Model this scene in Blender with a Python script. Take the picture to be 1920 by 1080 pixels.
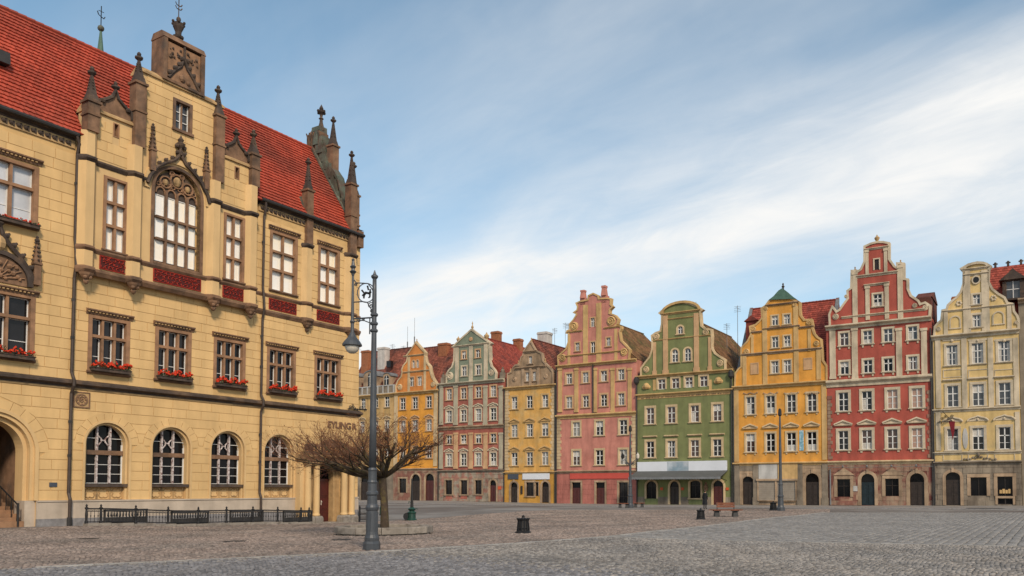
import bpy, math, random
import numpy as np
from mathutils import Vector, Matrix
from mathutils.geometry import delaunay_2d_cdt
random.seed(7); RNG = np.random.default_rng(7)
S = bpy.context.scene
for o in list(bpy.data.objects): bpy.data.objects.remove(o)
COL = S.collection
PI = math.pi

# ------------------------------------------------------------------ camera, sky, sun, exposure
F, PPX, HOR, CZ = 1511.0, 1100.0, 916.0, 1.7
TH = math.atan(.0402); PPY = HOR - F*math.tan(TH)
cam = bpy.data.cameras.new('camera'); camo = bpy.data.objects.new('camera', cam); COL.objects.link(camo)
cam.sensor_width = 36; cam.lens = 36*F/1920; cam.clip_start = .1; cam.clip_end = 6000
cam.shift_x = (960-PPX)/1920; cam.shift_y = (PPY-540)/1920
camo.location = (0, 0, CZ); camo.rotation_euler = (PI/2+TH, 0, 0)
S.camera = camo

SUN_EL, SUN_AZ = math.radians(36), math.radians(158)        # azimuth clockwise from +Y
W = bpy.data.worlds.new('World'); S.world = W; W.use_nodes = True
nt = W.node_tree; nt.nodes.clear()
def N(t, **k):
    n = nt.nodes.new(t)
    for a, b in k.items(): setattr(n, a, b)
    return n
out = N('ShaderNodeOutputWorld'); bg = N('ShaderNodeBackground'); bg.inputs[1].default_value = .125
nt.links.new(bg.outputs[0], out.inputs[0])
sky = N('ShaderNodeTexSky', sky_type='NISHITA'); sky.sun_disc = False
sky.sun_elevation = SUN_EL; sky.sun_rotation = SUN_AZ; sky.air_density = 1.0; sky.dust_density = .4; sky.ozone_density = 2.0
tc = N('ShaderNodeTexCoord'); sep = N('ShaderNodeSeparateXYZ'); nt.links.new(tc.outputs['Generated'], sep.inputs[0])
def M(op, a, b=None, clamp=False):
    n = N('ShaderNodeMath', operation=op); n.use_clamp = clamp
    for i, v in enumerate((a, b)):
        if v is None: continue
        if isinstance(v, (int, float)): n.inputs[i].default_value = v
        else: nt.links.new(v, n.inputs[i])
    return n.outputs[0]
zz = M('MAXIMUM', sep.outputs[2], 0.0); den = M('ADD', zz, .16)
gx = M('DIVIDE', sep.outputs[0], den); gy = M('DIVIDE', sep.outputs[1], den)
ca, sa = -.757, .653                                           # the direction in which the cirrus streaks run
al = M('ADD', M('MULTIPLY', gx, ca), M('MULTIPLY', gy, sa)); ac = M('ADD', M('MULTIPLY', gx, sa), M('MULTIPLY', gy, -ca))
def noise(sx, sy, scale, det, rough, dist, off):
    cb = N('ShaderNodeCombineXYZ'); nt.links.new(M('MULTIPLY', al, sx), cb.inputs[0]); nt.links.new(M('MULTIPLY', ac, sy), cb.inputs[1]); cb.inputs[2].default_value = off
    t = N('ShaderNodeTexNoise'); nt.links.new(cb.outputs[0], t.inputs['Vector'])
    t.inputs['Scale'].default_value = scale; t.inputs['Detail'].default_value = det; t.inputs['Roughness'].default_value = rough; t.inputs['Distortion'].default_value = dist
    return t.outputs[0]
def ramp(v, a, b):
    r = N('ShaderNodeMapRange', interpolation_type='SMOOTHSTEP'); nt.links.new(v, r.inputs[0])
    r.inputs[1].default_value = a; r.inputs[2].default_value = b; return r.outputs[0]
n1 = noise(.45, 1.0, 1.1, 3, .5, .2, 3.3)
acd = M('ADD', ac, M('MULTIPLY', M('SUBTRACT', n1, .5), 1.1))
bank = ramp(M('COSINE', M('MULTIPLY', M('SUBTRACT', acd, 1.80), 2*PI/2.0)), -.1, 1.25)     # banks of cirrus, one after the other across the sky
streak = ramp(noise(.30, 1.0, 2.6, 8, .60, .6, 8.1), .30, .74)
fine = ramp(noise(.55, 1.0, 5.5, 7, .62, .8, 5.2), .30, .75)
veil = ramp(noise(.55, 1.0, .9, 6, .55, .4, 1.7), .30, .72)
haze_ = ramp(sep.outputs[2], .30, .0)
body = M('ADD', M('ADD', M('MULTIPLY', streak, .48), M('MULTIPLY', fine, .24)), .16)
m1 = M('MULTIPLY', bank, M('ADD', M('MULTIPLY', body, .80), .28))
m2 = M('ADD', M('MULTIPLY', veil, M('ADD', M('MULTIPLY', body, .30), .16)), .02)
mask = M('ADD', M('ADD', m1, m2), M('MULTIPLY', haze_, .42), True)
mix = N('ShaderNodeMix', data_type='RGBA'); nt.links.new(mask, mix.inputs[0])
hs = N('ShaderNodeHueSaturation'); hs.inputs['Hue'].default_value = .482; hs.inputs['Saturation'].default_value = 1.1; hs.inputs['Value'].default_value = 1.22; nt.links.new(sky.outputs[0], hs.inputs['Color']); nt.links.new(hs.outputs[0], mix.inputs[6]); mix.inputs[7].default_value = (7.7, 7.65, 7.5, 1)
nt.links.new(mix.outputs[2], bg.inputs[0])

sl = bpy.data.lights.new('sun', 'SUN'); slo = bpy.data.objects.new('sun', sl); COL.objects.link(slo)
sl.energy = 3.4; sl.angle = math.radians(9); sl.color = (1, .84, .65)
sd = Vector((math.sin(SUN_AZ)*math.cos(SUN_EL), math.cos(SUN_AZ)*math.cos(SUN_EL), math.sin(SUN_EL)))
slo.rotation_euler = sd.to_track_quat('Z', 'Y').to_euler(); slo.location = (30, -30, 40)
vs = S.view_settings; vs.view_transform = 'Standard'; vs.look = 'None'; vs.gamma = 1; vs.exposure = 0.0
vs.use_curve_mapping = False

# ------------------------------------------------------------------ measuring: the photograph's lines give these planes
_c, _s = math.cos(TH), math.sin(TH)
def ray(px, py):
    x = (px-PPX)/F; y = (PPY-py)/F
    return np.array([x, _c-_s*y, _s+_c*y])
UL = np.array([.503, .864, 0.]); UL /= np.linalg.norm(UL)      # along the town hall front
UR = np.array([UL[1], -UL[0], 0.])                             # along the row of houses
P0L = np.array([-25.229, 36.823, 0.]); P0R = np.array([43.438, 80.470, 0.])
def onplane(px, py, P0, U, back=0.):
    n = np.array([-U[1], U[0], 0.]); Q = P0 + n*back
    d = ray(px, py); t = (Q@n)/(d@n); p = d*t
    return float((p-Q)@U), float(p[2]+CZ)
def R(px, py, back=0.): return onplane(px, py, P0R, UR, back)
CTRL = [(0,0,0),(0,12,0),(-12,18,0),(10,18,0),(-6,23,0),(0,30,0),(18,30,0),(30,40,0),(8,46,-.04),(14,61,-.12),(4,66,-.2)]
for u, z in ((-6,0),(0,0),(8.46,-.27),(15.4,-.44),(19.2,-.5)): p = P0L+UL*u; CTRL.append((p[0],p[1],z))
for u, z in ((-92,-.12),(-84,-.1),(-75,-.1),(-63.6,-.22),(-55,-.3),(-43,-.32),(-30,-.26),(-19,-.2),(-8,-.1),(0,0),(10,0)): p = P0R+UR*u; CTRL.append((p[0],p[1],z))
CTRL += [(-8.9,36,-.1),(-9.3,44,-.25)]
CA = np.array(CTRL)
def gz(x, y):
    x = np.asarray(x, float); y = np.asarray(y, float)
    d2 = (x[...,None]-CA[:,0])**2+(y[...,None]-CA[:,1])**2
    w = 1/(d2+6.0)**1.6
    r = (w*CA[:,2]).sum(-1)/w.sum(-1)
    return r
def gzf(x, y): return float(gz(np.array(x), np.array(y)))
def ground(px, py):
    z = 0.
    for _ in range(6):
        d = ray(px, py); t = (z-CZ)/d[2]; p = d*t; z = gzf(p[0], p[1])
    return float(p[0]), float(p[1]), z

# ------------------------------------------------------------------ mesh helpers
class MB:
    def __init__(s): s.v = []; s.f = []; s.c = None
    def add(s, vs, fs):
        b = len(s.v); s.v += [tuple(p) for p in vs]; s.f += [tuple(i+b for i in f) for f in fs]; return s
    def box(s, x0, x1, y0, y1, z0, z1):
        return s.add([(x0,y0,z0),(x1,y0,z0),(x1,y1,z0),(x0,y1,z0),(x0,y0,z1),(x1,y0,z1),(x1,y1,z1),(x0,y1,z1)],
            [(0,3,2,1),(4,5,6,7),(0,1,5,4),(1,2,6,5),(2,3,7,6),(3,0,4,7)])
    def frus(s, cx, cy, z0, z1, a0, b0, a1, b1):
        return s.add([(cx-a0,cy-b0,z0),(cx+a0,cy-b0,z0),(cx+a0,cy+b0,z0),(cx-a0,cy+b0,z0),(cx-a1,cy-b1,z1),(cx+a1,cy-b1,z1),(cx+a1,cy+b1,z1),(cx-a1,cy+b1,z1)],
            [(0,3,2,1),(4,5,6,7),(0,1,5,4),(1,2,6,5),(2,3,7,6),(3,0,4,7)])
    def prism(s, poly, y0, y1):                                 # polygon in x,z pushed through y
        n = len(poly); vs = [(x,y0,z) for x,z in poly]+[(x,y1,z) for x,z in poly]
        tri = cdt(poly, [])
        b = len(s.v); s.v += vs
        for t in tri: s.f.append(tuple(b+i for i in t)); s.f.append(tuple(b+n+i for i in reversed(t)))
        for i in range(n): j = (i+1)%n; s.f.append((b+i,b+n+i,b+n+j,b+j))
        return s
    def xprism(s, prof, x0, x1):                                # profile in y,z pushed along x
        n = len(prof); b = len(s.v)
        s.v += [(x0,y,z) for y,z in prof]+[(x1,y,z) for y,z in prof]
        s.f.append(tuple(b+i for i in range(n))); s.f.append(tuple(b+n+i for i in reversed(range(n))))
        for i in range(n): j = (i+1)%n; s.f.append((b+i,b+j,b+n+j,b+n+i))
        return s
    def lathe(s, cx, cy, prof, n=12, a0=0., sy=1.):
        b = len(s.v); m = len(prof)
        for r, z in prof:
            for k in range(n):
                a = a0+2*PI*k/n; s.v.append((cx+r*math.cos(a), cy+sy*r*math.sin(a), z))
        for i in range(m-1):
            for k in range(n): l = (k+1)%n; s.f.append((b+i*n+k,b+i*n+l,b+(i+1)*n+l,b+(i+1)*n+k))
        s.f.append(tuple(b+(m-1)*n+k for k in range(n))); s.f.append(tuple(b+k for k in reversed(range(n))))
        return s
    def tube(s, pts, r, n=6, closed=False):
        pts = [Vector(p) for p in pts]; m = len(pts); b = len(s.v)
        rs = r if isinstance(r, (list, tuple)) else [r]*m
        up = None
        for i, p in enumerate(pts):
            if closed: d = pts[(i+1)%m]-pts[i-1]
            else: d = pts[min(i+1,m-1)]-pts[max(i-1,0)]
            if d.length < 1e-9: d = Vector((0,0,1))
            d.normalize()
            if up is None: up = Vector((0,0,1)) if abs(d.z) < .9 else Vector((1,0,0))
            sd_ = d.cross(up)
            if sd_.length < 1e-4: sd_ = d.cross(Vector((.3,1,.2)))
            sd_.normalize(); up = sd_.cross(d)
            for k in range(n):
                a = 2*PI*k/n; q = p+sd_*math.cos(a)*rs[i]+up*math.sin(a)*rs[i]; s.v.append(tuple(q))
        for i in range(m if closed else m-1):
            j = (i+1)%m
            for k in range(n): l = (k+1)%n; s.f.append((b+i*n+k,b+i*n+l,b+j*n+l,b+j*n+k))
        if not closed:
            s.f.append(tuple(b+k for k in reversed(range(n)))); s.f.append(tuple(b+(m-1)*n+k for k in range(n)))
        return s
    def ball(s, cx, cy, cz, r, n=8, m=5, sz=1.):
        prof = [(max(r*math.sin(PI*i/m),.001), cz-sz*r*math.cos(PI*i/m)) for i in range(m+1)]
        return s.lathe(cx, cy, prof, n)
    def pieces(s):                                               # groups of faces that stand well apart: each becomes a part of its own
        n = len(s.v); par = list(range(n))
        def fd(i):
            while par[i] != i: par[i] = par[par[i]]; i = par[i]
            return i
        for f in s.f:
            a = fd(f[0])
            for i in f[1:]:
                b = fd(i)
                if a != b: par[b] = a
        rt_ = [fd(i) for i in range(n)]; ids = sorted({rt_[f[0]] for f in s.f}); k = len(ids)
        if k < 2 or k > 260: return None
        ix = {r: i for i, r in enumerate(ids)}; P = np.array(s.v); isl = np.array([ix.get(r,-1) for r in rt_])
        lo = np.array([P[isl == i].min(0) for i in range(k)]); hi = np.array([P[isl == i].max(0) for i in range(k)]); size = (hi-lo).max(1)
        gap = np.maximum(0, np.maximum(lo[:,None]-hi[None], lo[None]-hi[:,None])); near = np.sqrt((gap**2).sum(2)) <= np.maximum(.02, .5*np.maximum(size[:,None],size[None]))
        grp = list(range(k))
        def g(i):
            while grp[i] != i: i = grp[i]
            return i
        for a, b in zip(*np.nonzero(np.triu(near,1))):
            ga, gb = g(a), g(b)
            if ga != gb: grp[gb] = ga
        roots = sorted({g(i) for i in range(k)})
        if len(roots) < 2: return None
        out = {r: MB() for r in roots}; mp = {}
        for f in s.f:
            r = g(isl[f[0]]); q = out[r]; nf = []
            for i in f:
                if i not in mp: mp[i] = len(q.v); q.v.append(s.v[i])
                nf.append(mp[i])
            q.f.append(tuple(nf))
        return list(out.values())
    def build(s, name, mat, parent=None, loc=None, rotz=0, kind=None, label=None, smooth=False):
        if kind is None and s.c is None and parent is not None:
            ps = s.pieces()
            if ps:
                os_ = [q.build(name, mat, parent, loc, rotz, None, label, smooth) for q in ps]; return os_[0]
        me = bpy.data.meshes.new(name); me.from_pydata(s.v, [], s.f)
        if s.c is not None:
            a = me.attributes.new('var', 'FLOAT', 'FACE'); a.data.foreach_set('value', np.asarray(s.c, np.float32))
        if smooth: me.polygons.foreach_set('use_smooth', [True]*len(me.polygons))
        me.materials.append(MT[mat]); me.update()
        return inst(name, me, parent, loc, rotz, kind, label)
def inst(name, me, parent=None, loc=None, rotz=0, kind=None, label=None):
    o = bpy.data.objects.new(name, me); COL.objects.link(o); o.parent = parent
    if loc: o.location = loc
    if rotz: o.rotation_euler = (0,0,rotz)
    if kind: o['kind'] = kind
    if label: o['label'] = label
    return o
def copy_tree(o, parent=None, loc=None):
    c = o.copy(); COL.objects.link(c); c.parent = parent if parent else o.parent
    if loc is not None: c.location = loc
    for ch in [x for x in o.children]: copy_tree(ch, c)
    return c
def thing(name, label, cat, loc=(0,0,0), rotz=0, group=None):
    o = bpy.data.objects.new(name, None); COL.objects.link(o); o.location = loc; o.rotation_euler = (0,0,rotz)
    o['label'] = label; o['category'] = cat
    if group: o['group'] = group
    return o
def tag(o, label, cat, group=None):
    o['label'] = label; o['category'] = cat
    if group: o['group'] = group
    return o
def cdt(outer, holes):
    vs = [Vector(p) for p in outer]; n = len(vs); ed = [(i,(i+1)%n) for i in range(n)]
    for h in holes:
        b = len(vs); vs += [Vector(p) for p in h]; k = len(h); ed += [(b+i, b+(i+1)%k) for i in range(k)]
    r = delaunay_2d_cdt(vs, ed, [], 0, 1e-5)
    ov, of, orig = r[0], r[2], r[3]
    mp = [(l[0] if l else 0) for l in orig]
    def pin(poly, x, y):
        c = False; n = len(poly)
        for i in range(n):
            (x0,y0),(x1,y1) = poly[i], poly[i-1]
            if (y0 > y) != (y1 > y) and x < (x1-x0)*(y-y0)/(y1-y0)+x0: c = not c
        return c
    res = []
    for f in of:
        cx = sum(ov[i][0] for i in f)/3; cy = sum(ov[i][1] for i in f)/3
        if pin(outer,cx,cy) and not any(pin(h,cx,cy) for h in holes): res.append(tuple(mp[i] for i in f))
    return res
def wall(mb, outer, holes, yf=0., reveal=.2, thick=None):
    allp = list(outer)
    for h in holes: allp += list(h)
    tri = cdt(outer, holes); b = len(mb.v); n = len(allp)
    mb.v += [(x,yf,z) for x,z in allp]; mb.f += [tuple(b+i for i in t) for t in tri]
    if thick:
        b2 = len(mb.v); mb.v += [(x,yf+thick,z) for x,z in allp]; mb.f += [tuple(b2+i for i in reversed(t)) for t in tri]
        m = len(outer)
        for i in range(m): j = (i+1)%m; mb.f.append((b+i,b2+i,b2+j,b+j))
    k0 = len(outer); rv = thick or reveal
    for h in holes:
        b3 = len(mb.v); mb.v += [(x,yf+rv,z) for x,z in h]; m = len(h)
        for i in range(m): j = (i+1)%m; mb.f.append((b+k0+i,b+k0+j,b3+j,b3+i))
        k0 += m
    return mb
def rect(x0, x1, z0, z1): return [(x0,z0),(x1,z0),(x1,z1),(x0,z1)]
def arch(cx, hw, z0, zs, n=14, rise=None):
    r = rise or hw
    return [(cx-hw,z0),(cx+hw,z0)]+[(cx+hw*math.cos(PI*i/n), zs+r*math.sin(PI*i/n)) for i in range(n+1)]
def arcring(mb, cx, zs, r0, r1, y0, y1, z0=None, n=14, rise0=None, rise1=None):
    a = [(cx+r1*math.cos(PI*i/n), zs+(rise1 or r1)*math.sin(PI*i/n)) for i in range(n+1)]
    b = [(cx+r0*math.cos(PI*i/n), zs+(rise0 or r0)*math.sin(PI*i/n)) for i in range(n+1)]
    if z0 is not None: a = [(cx+r1,z0)]+a+[(cx-r1,z0)]; b = [(cx+r0,z0)]+b+[(cx-r0,z0)]
    for i in range(len(a)-1):
        p, q, u, v = a[i], a[i+1], b[i+1], b[i]
        mb.add([(p[0],y0,p[1]),(q[0],y0,q[1]),(u[0],y0,u[1]),(v[0],y0,v[1]),(p[0],y1,p[1]),(q[0],y1,q[1]),(u[0],y1,u[1]),(v[0],y1,v[1])],
            [(0,1,2,3),(0,4,5,1),(2,6,7,3)]+([(0,3,7,4)] if i == 0 else [])+([(1,5,6,2)] if i == len(a)-2 else []))
    return mb
def cornice(mb, x0, x1, z, h, d, y=0.):
    return mb.xprism([(y+.02,z-h),(y-d*.25,z-h),(y-d*.35,z-h*.62),(y-d*.75,z-h*.42),(y-d,z-h*.3),(y-d,z-h*.06),(y-d*.9,z),(y+.02,z+h*.1)], x0, x1)
def ribbon(mb, poly, w, y0, y1, grow=.05, closed=False):         # coping that follows an outline (x,z)
    P = [Vector(p) for p in poly]; n = len(P); nor = []
    for i in range(n):
        a = P[i-1] if (i > 0 or closed) else None; b = P[(i+1)%n] if (i < n-1 or closed) else None
        ns = []
        for d in ((P[i]-a) if a is not None else None, (b-P[i]) if b is not None else None):
            if d is not None and d.length > 1e-6: d = d.normalized(); ns.append(Vector((d.y,-d.x)))
        m = sum(ns, Vector((0,0)))
        m = m.normalized() if m.length > .2 else ns[0]
        nor.append(m*(1/max(m.dot(ns[0]), .55)))
    o = [P[i]-nor[i]*grow for i in range(n)]; q = [P[i]+nor[i]*w for i in range(n)]
    b = len(mb.v)
    for i in range(n): mb.v += [(o[i].x,y0,o[i].y),(q[i].x,y0,q[i].y),(o[i].x,y1,o[i].y),(q[i].x,y1,q[i].y)]
    for i in range(n if closed else n-1):
        j = (i+1)%n; A, B = b+4*i, b+4*j
        mb.f += [(A,B,B+1,A+1),(A,A+2,B+2,B),(A+1,B+1,B+3,A+3)]
    return mb
def spiral(mb, cx, cz, r, hand=1, y=-.06, turns=1.6, a0=0., t=None):
    n = 22; t = t or r*.16
    mb.tube([(cx+hand*(r*(1-.85*i/n))*math.cos(a0+turns*2*PI*i/n), y, cz+(r*(1-.85*i/n))*math.sin(a0+turns*2*PI*i/n)) for i in range(n+1)], t, 4)
    return mb.ball(cx, y, cz, r*.2, 6, 4)
def tiles(mb, O, U, V, ul, vl, tw=.22, th=.3, lift=.035):         # overlapping courses: O eave corner, U along, V up the slope
    O, U, V = Vector(O), Vector(U).normalized(), Vector(V).normalized(); Nn = U.cross(V)
    if Nn.z < 0: Nn = -Nn
    if mb.c is None: mb.c = [0.5]*len(mb.f)
    nv = max(int(round(vl/th)),1); nu = max(int(round(ul/tw)),1); tv, tu = vl/nv, ul/nu
    for j in range(nv):
        off = .5*(j%2)
        for i in range(nu+1):
            u0 = max((i-off)*tu, 0); u1 = min((i+1-off)*tu, ul)
            if u1-u0 < .01: continue
            l = lift*(1+random.uniform(-.14,.14)); e = random.uniform(-.008,.008)
            a = O+U*u0+V*(j*tv+e)+Nn*l; b_ = O+U*(u1-.008)+V*(j*tv+e)+Nn*(l+random.uniform(-.006,.006)); c = O+U*(u1-.008)+V*((j+1)*tv+.02)+Nn*.004; d = O+U*u0+V*((j+1)*tv+.02)+Nn*.004
            a2 = a-Nn*(l+.01); b2 = b_-Nn*(l+.01)
            mid = (a+b_)/2-V*.025
            mb.add([a,b_,c,d,a2,b2,mid,mid-Nn*l], [(0,6,1,2,3),(4,7,6,0),(7,5,1,6)])
            r = random.random(); mb.c += [r,r,r]
    return mb
# ------------------------------------------------------------------ materials
MT = {}
def mk(name, col, rough=.8, var=.15, scale=1.5, streak=0., bump=.12, bscale=25., attr=0., rand=0., col2=None, c2=(.5,.62), c2s=.8, metal=0., spec=.3, coat=0., c2str=1.):
    m = bpy.data.materials.new(name); m.use_nodes = True; t = m.node_tree; n = t.nodes; n.clear(); L = t.links.new
    o = n.new('ShaderNodeOutputMaterial'); b = n.new('ShaderNodeBsdfPrincipled'); L(b.outputs[0], o.inputs[0])
    b.inputs['Roughness'].default_value = rough; b.inputs['Metallic'].default_value = metal
    b.inputs['Specular IOR Level'].default_value = spec; b.inputs['Coat Weight'].default_value = coat; b.inputs['Coat Roughness'].default_value = .04
    tc = n.new('ShaderNodeTexCoord')
    def nz(sc, det=4, vec=None, scl=None):
        x = n.new('ShaderNodeTexNoise'); x.inputs['Scale'].default_value = sc; x.inputs['Detail'].default_value = det; x.inputs['Roughness'].default_value = .6
        if scl:
            mp = n.new('ShaderNodeMapping'); mp.inputs['Scale'].default_value = scl; L(tc.outputs['Object'], mp.inputs[0]); L(mp.outputs[0], x.inputs[0])
        else: L(tc.outputs['Object'], x.inputs[0])
        return x.outputs[0]
    def mr(v, a, b_, lo, hi):
        x = n.new('ShaderNodeMapRange'); L(v, x.inputs[0])
        for i, k in enumerate((a, b_, lo, hi)): x.inputs[i+1].default_value = k
        return x.outputs[0]
    cur = n.new('ShaderNodeRGB'); cur.outputs[0].default_value = (*col, 1); cur = cur.outputs[0]
    if col2:
        x = n.new('ShaderNodeMix'); x.data_type = 'RGBA'; L(mr(nz(c2s, 6), c2[0], c2[1], 0, c2str), x.inputs[0]); L(cur, x.inputs[6]); x.inputs[7].default_value = (*col2, 1); cur = x.outputs[2]
    def mul(v):
        nonlocal cur
        x = n.new('ShaderNodeVectorMath'); x.operation = 'SCALE'; L(cur, x.inputs[0]); L(v, x.inputs['Scale']); cur = x.outputs[0]
    if var: mul(mr(nz(scale, 5), .3, .7, 1-var, 1+var))
    if streak: mul(mr(nz(1.0, 6, scl=(1.5,1.5,.22)), .40, .74, 1, 1-streak))
    if attr:
        a = n.new('ShaderNodeAttribute'); a.attribute_name = 'var'; mul(mr(a.outputs['Fac'], 0, 1, 1-attr, 1+attr))
    if rand:
        a = n.new('ShaderNodeObjectInfo'); mul(mr(a.outputs['Random'], 0, 1, 1-rand, 1+rand))
    L(cur, b.inputs['Base Color'])
    if bump:
        x = n.new('ShaderNodeBump'); x.inputs['Strength'].default_value = bump; x.inputs['Distance'].default_value = .02; L(nz(bscale, 4), x.inputs['Height']); L(x.outputs[0], b.inputs['Normal'])
    MT[name] = m; return m
# town hall
mk('ashlar', (.62,.41,.185), .85, .09, .6, .17, .10, 14, rand=.05)
mk('ashlar_rest', (.62,.41,.185), .85, .10, .6, .17, .10, 14, attr=.05)
mk('joint', (.54,.35,.152), .9, .15)
mk('plaster_cream', (.60,.405,.195), .85, .08, .7, .16, .06, 20)
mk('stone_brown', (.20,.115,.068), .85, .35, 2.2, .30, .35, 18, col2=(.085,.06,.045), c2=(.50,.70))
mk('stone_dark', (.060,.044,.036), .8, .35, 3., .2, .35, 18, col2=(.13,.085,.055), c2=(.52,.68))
mk('stone_warm', (.29,.16,.088), .85, .22, 2., .15, .25, 20, col2=(.17,.10,.06), c2=(.5,.66))
mk('stone_ochre', (.44,.285,.135), .85, .2, 2., .2, .25, 20, col2=(.22,.15,.08), c2=(.5,.64))
mk('plinth', (.46,.38,.30), .85, .15, 1.2, .2, .2, 18)
mk('granite', (.22,.21,.21), .8, .25, 5., .15, .2, 40)
mk('tile_red', (.365,.060,.032), .8, .24, .5, 0, .1, 20, attr=.15, col2=(.23,.052,.032), c2=(.46,.70), c2s=.22)
mk('tile_brown', (.21,.066,.042), .85, .22, .5, 0, .1, 20, attr=.35, col2=(.08,.035,.028), c2=(.48,.66), c2s=.6)
mk('tile_moss', (.22,.115,.052), .9, .25, .6, 0, .1, 20, attr=.38, col2=(.13,.10,.036), c2=(.46,.64), c2s=.5)
mk('tile_rust', (.29,.060,.040), .85, .2, .5, 0, .1, 20, attr=.3, col2=(.12,.035,.03), c2=(.5,.68), c2s=.5)
mk('copper', (.10,.115,.088), .7, .35, 1.5, .3, .2, 12, col2=(.10,.075,.055), c2=(.46,.62), c2s=1.6)
mk('copper_green', (.070,.135,.100), .6, .2, 3.)
mk('relief_red', (.27,.022,.012), .7, .35, 6.)
mk('relief_back', (.07,.012,.010), .8, .2, 6.)
mk('iron', (.012,.012,.013), .55, .25, 6., 0, .1, 30, spec=.4)
mk('gutter', (.028,.026,.025), .6, .3, 3., spec=.4)
mk('pipe_brown', (.050,.034,.026), .6, .3, 3., spec=.4)
mk('sash_white', (.62,.61,.58), .6, .1, 3.)
mk('sash_worn', (.50,.44,.42), .75, .35, 7., 0, .2, 40, col2=(.17,.10,.09), c2=(.52,.6), c2s=9.)
mk('wood_red', (.068,.013,.010), .4, .25, 5., spec=.5)
mk('wood_dark', (.030,.020,.015), .5, .3, 5., spec=.4)
mk('wood_teal', (.010,.020,.025), .45, .3, 5., spec=.4)
mk('bench_wood', (.17,.058,.028), .6, .25, 6., 0, .2, 30)
mk('glass_dark', (.012,.011,.012), .06, .4, .9, 0, .02, 1.2, spec=.32)
mk('glass_black', (.006,.006,.007), .08, .4, .9, 0, .02, 1.2, spec=.15)
mk('glass_grey', (.055,.056,.060), .08, .35, 1.6, 0, .02, 1.2, spec=.5)
mk('glass_curtain', (.24,.225,.20), .1, .35, 2.6, .3, .02, 1.2, spec=.5)
mk('glass_brown', (.060,.030,.021), .08, .4, 1.6, 0, .02, 1.2, spec=.5)
mk('glass_pink', (.36,.22,.16), .1, .2, 1.6, 0, .02, 1.2, spec=.5)
mk('blind_reflections', (.88,.85,.80), .3, .06, .6, .08, .02, 1.2, spec=.4, coat=.5, col2=(.86,.74,.52), c2=(.42,.62), c2s=.30)  # pale blind colour, with warm patches painted in as glass reflections
mk('curtain', (.50,.47,.42), .8, .2, 4., .3, .1, 20)
mk('blind_grey', (.50,.51,.53), .25, .2, .8, .1, .02, 1.2, spec=.5, coat=.5)
mk('leaf', (.035,.045,.016), .8, .4, 9.)
mk('blossom', (.50,.035,.009), .7, .35, 14.)
# houses
def pl(name, c, v=.10, st=.22, worn=None, w=(.60,.70), s=.45):
    f = lambda q: tuple((.87*x+.13*(.4*q[0]+.5*q[1]+.1*q[2])*k)*.95 for x, k in zip(q, (1.08,1.,.86)))
    worn = worn or tuple(x*.78 for x in c)
    mk(name, f(c), .9, v+.08, .7, st*1.3, .16, 22, col2=f(worn), c2=(w[0]-.06,w[1]), c2s=s, c2str=.85)
pl('h_ochre', (.50,.31,.10), .12, .2, (.42,.27,.13))
pl('h_amber', (.72,.29,.0), .10, .16, (.50,.21,.02))
pl('h_orange', (.60,.20,.022), .12, .2, (.46,.17,.04))
pl('h_sage', (.42,.37,.26), .1, .2, (.33,.30,.215))
pl('h_sagegable', (.20,.235,.165), .1, .2)
pl('h_rose', (.36,.095,.065), .14, .2, (.45,.19,.13))
pl('h_gold', (.65,.34,.06), .12, .2, (.55,.37,.14), (.56,.66))
pl('h_gold2', (.56,.27,.02), .12, .2)
pl('h_brown', (.38,.25,.145), .22, .3, (.20,.135,.08), (.5,.64))
pl('h_pink', (.54,.195,.145), .08, .2, (.44,.14,.10))
pl('h_pink2', (.42,.13,.10), .10, .2)
pl('h_green', (.185,.205,.072), .08, .16, (.15,.17,.065))
pl('h_yellow', (.70,.295,.012), .09, .18, (.50,.25,.05))
pl('h_yellow2', (.52,.335,.085), .1, .2, (.54,.36,.14))
pl('h_red', (.41,.070,.045), .09, .18, (.30,.06,.04))
pl('h_cream', (.66,.455,.165), .09, .2, (.52,.40,.18))
pl('h_beige', (.25,.20,.14), .15, .25)
pl('t_cream', (.61,.44,.24), .09, .3, (.40,.30,.16), (.56,.68))
pl('t_ochre', (.58,.36,.13), .10, .25, (.40,.25,.09))
pl('t_pale', (.60,.49,.34), .09, .3, (.36,.31,.22), (.56,.68))
pl('t_peach', (.56,.33,.16), .09, .2)
pl('t_sand', (.44,.30,.185), .15, .3, (.24,.16,.10), (.5,.64))
pl('t_stone', (.28,.225,.165), .2, .35, (.15,.115,.085), (.5,.64))
pl('t_rose', (.40,.27,.18), .22, .35, (.22,.07,.05), (.47,.56), .7)
pl('t_maroon', (.20,.055,.042), .25, .35, (.40,.26,.16), (.52,.60), .6)
pl('t_patch', (.34,.28,.21), .2, .35, (.36,.13,.09), (.52,.58), .8)
pl('t_white', (.47,.46,.44), .1, .25)
mk('cornice_dark', (.23,.18,.12), .85, .2, 2., .3)
mk('sign_white', (.60,.62,.66), .6, .06, .5)
mk('sign_haze', (.20,.27,.32), .6, .2, .6, col2=(.42,.45,.48), c2=(.45,.65), c2s=.5)
mk('sign_slate', (.055,.065,.085), .6, .1, 1.)
mk('sign_red', (.47,.075,.055), .6, .1, .8)
mk('sign_blue', (.20,.38,.46), .6, .3, 4., col2=(.45,.5,.5), c2=(.5,.58), c2s=4.)
mk('awning', (.085,.088,.086), .8, .12, 1.)
mk('shutter', (.27,.23,.185), .8, .12, 1.5, .2)
mk('banner_red', (.16,.012,.018), .8, .25, 4.)
mk('plaque_orange', (.50,.085,.03), .6, .2, 8.)
mk('lead', (.16,.165,.17), .6, .2, 2.)
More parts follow.
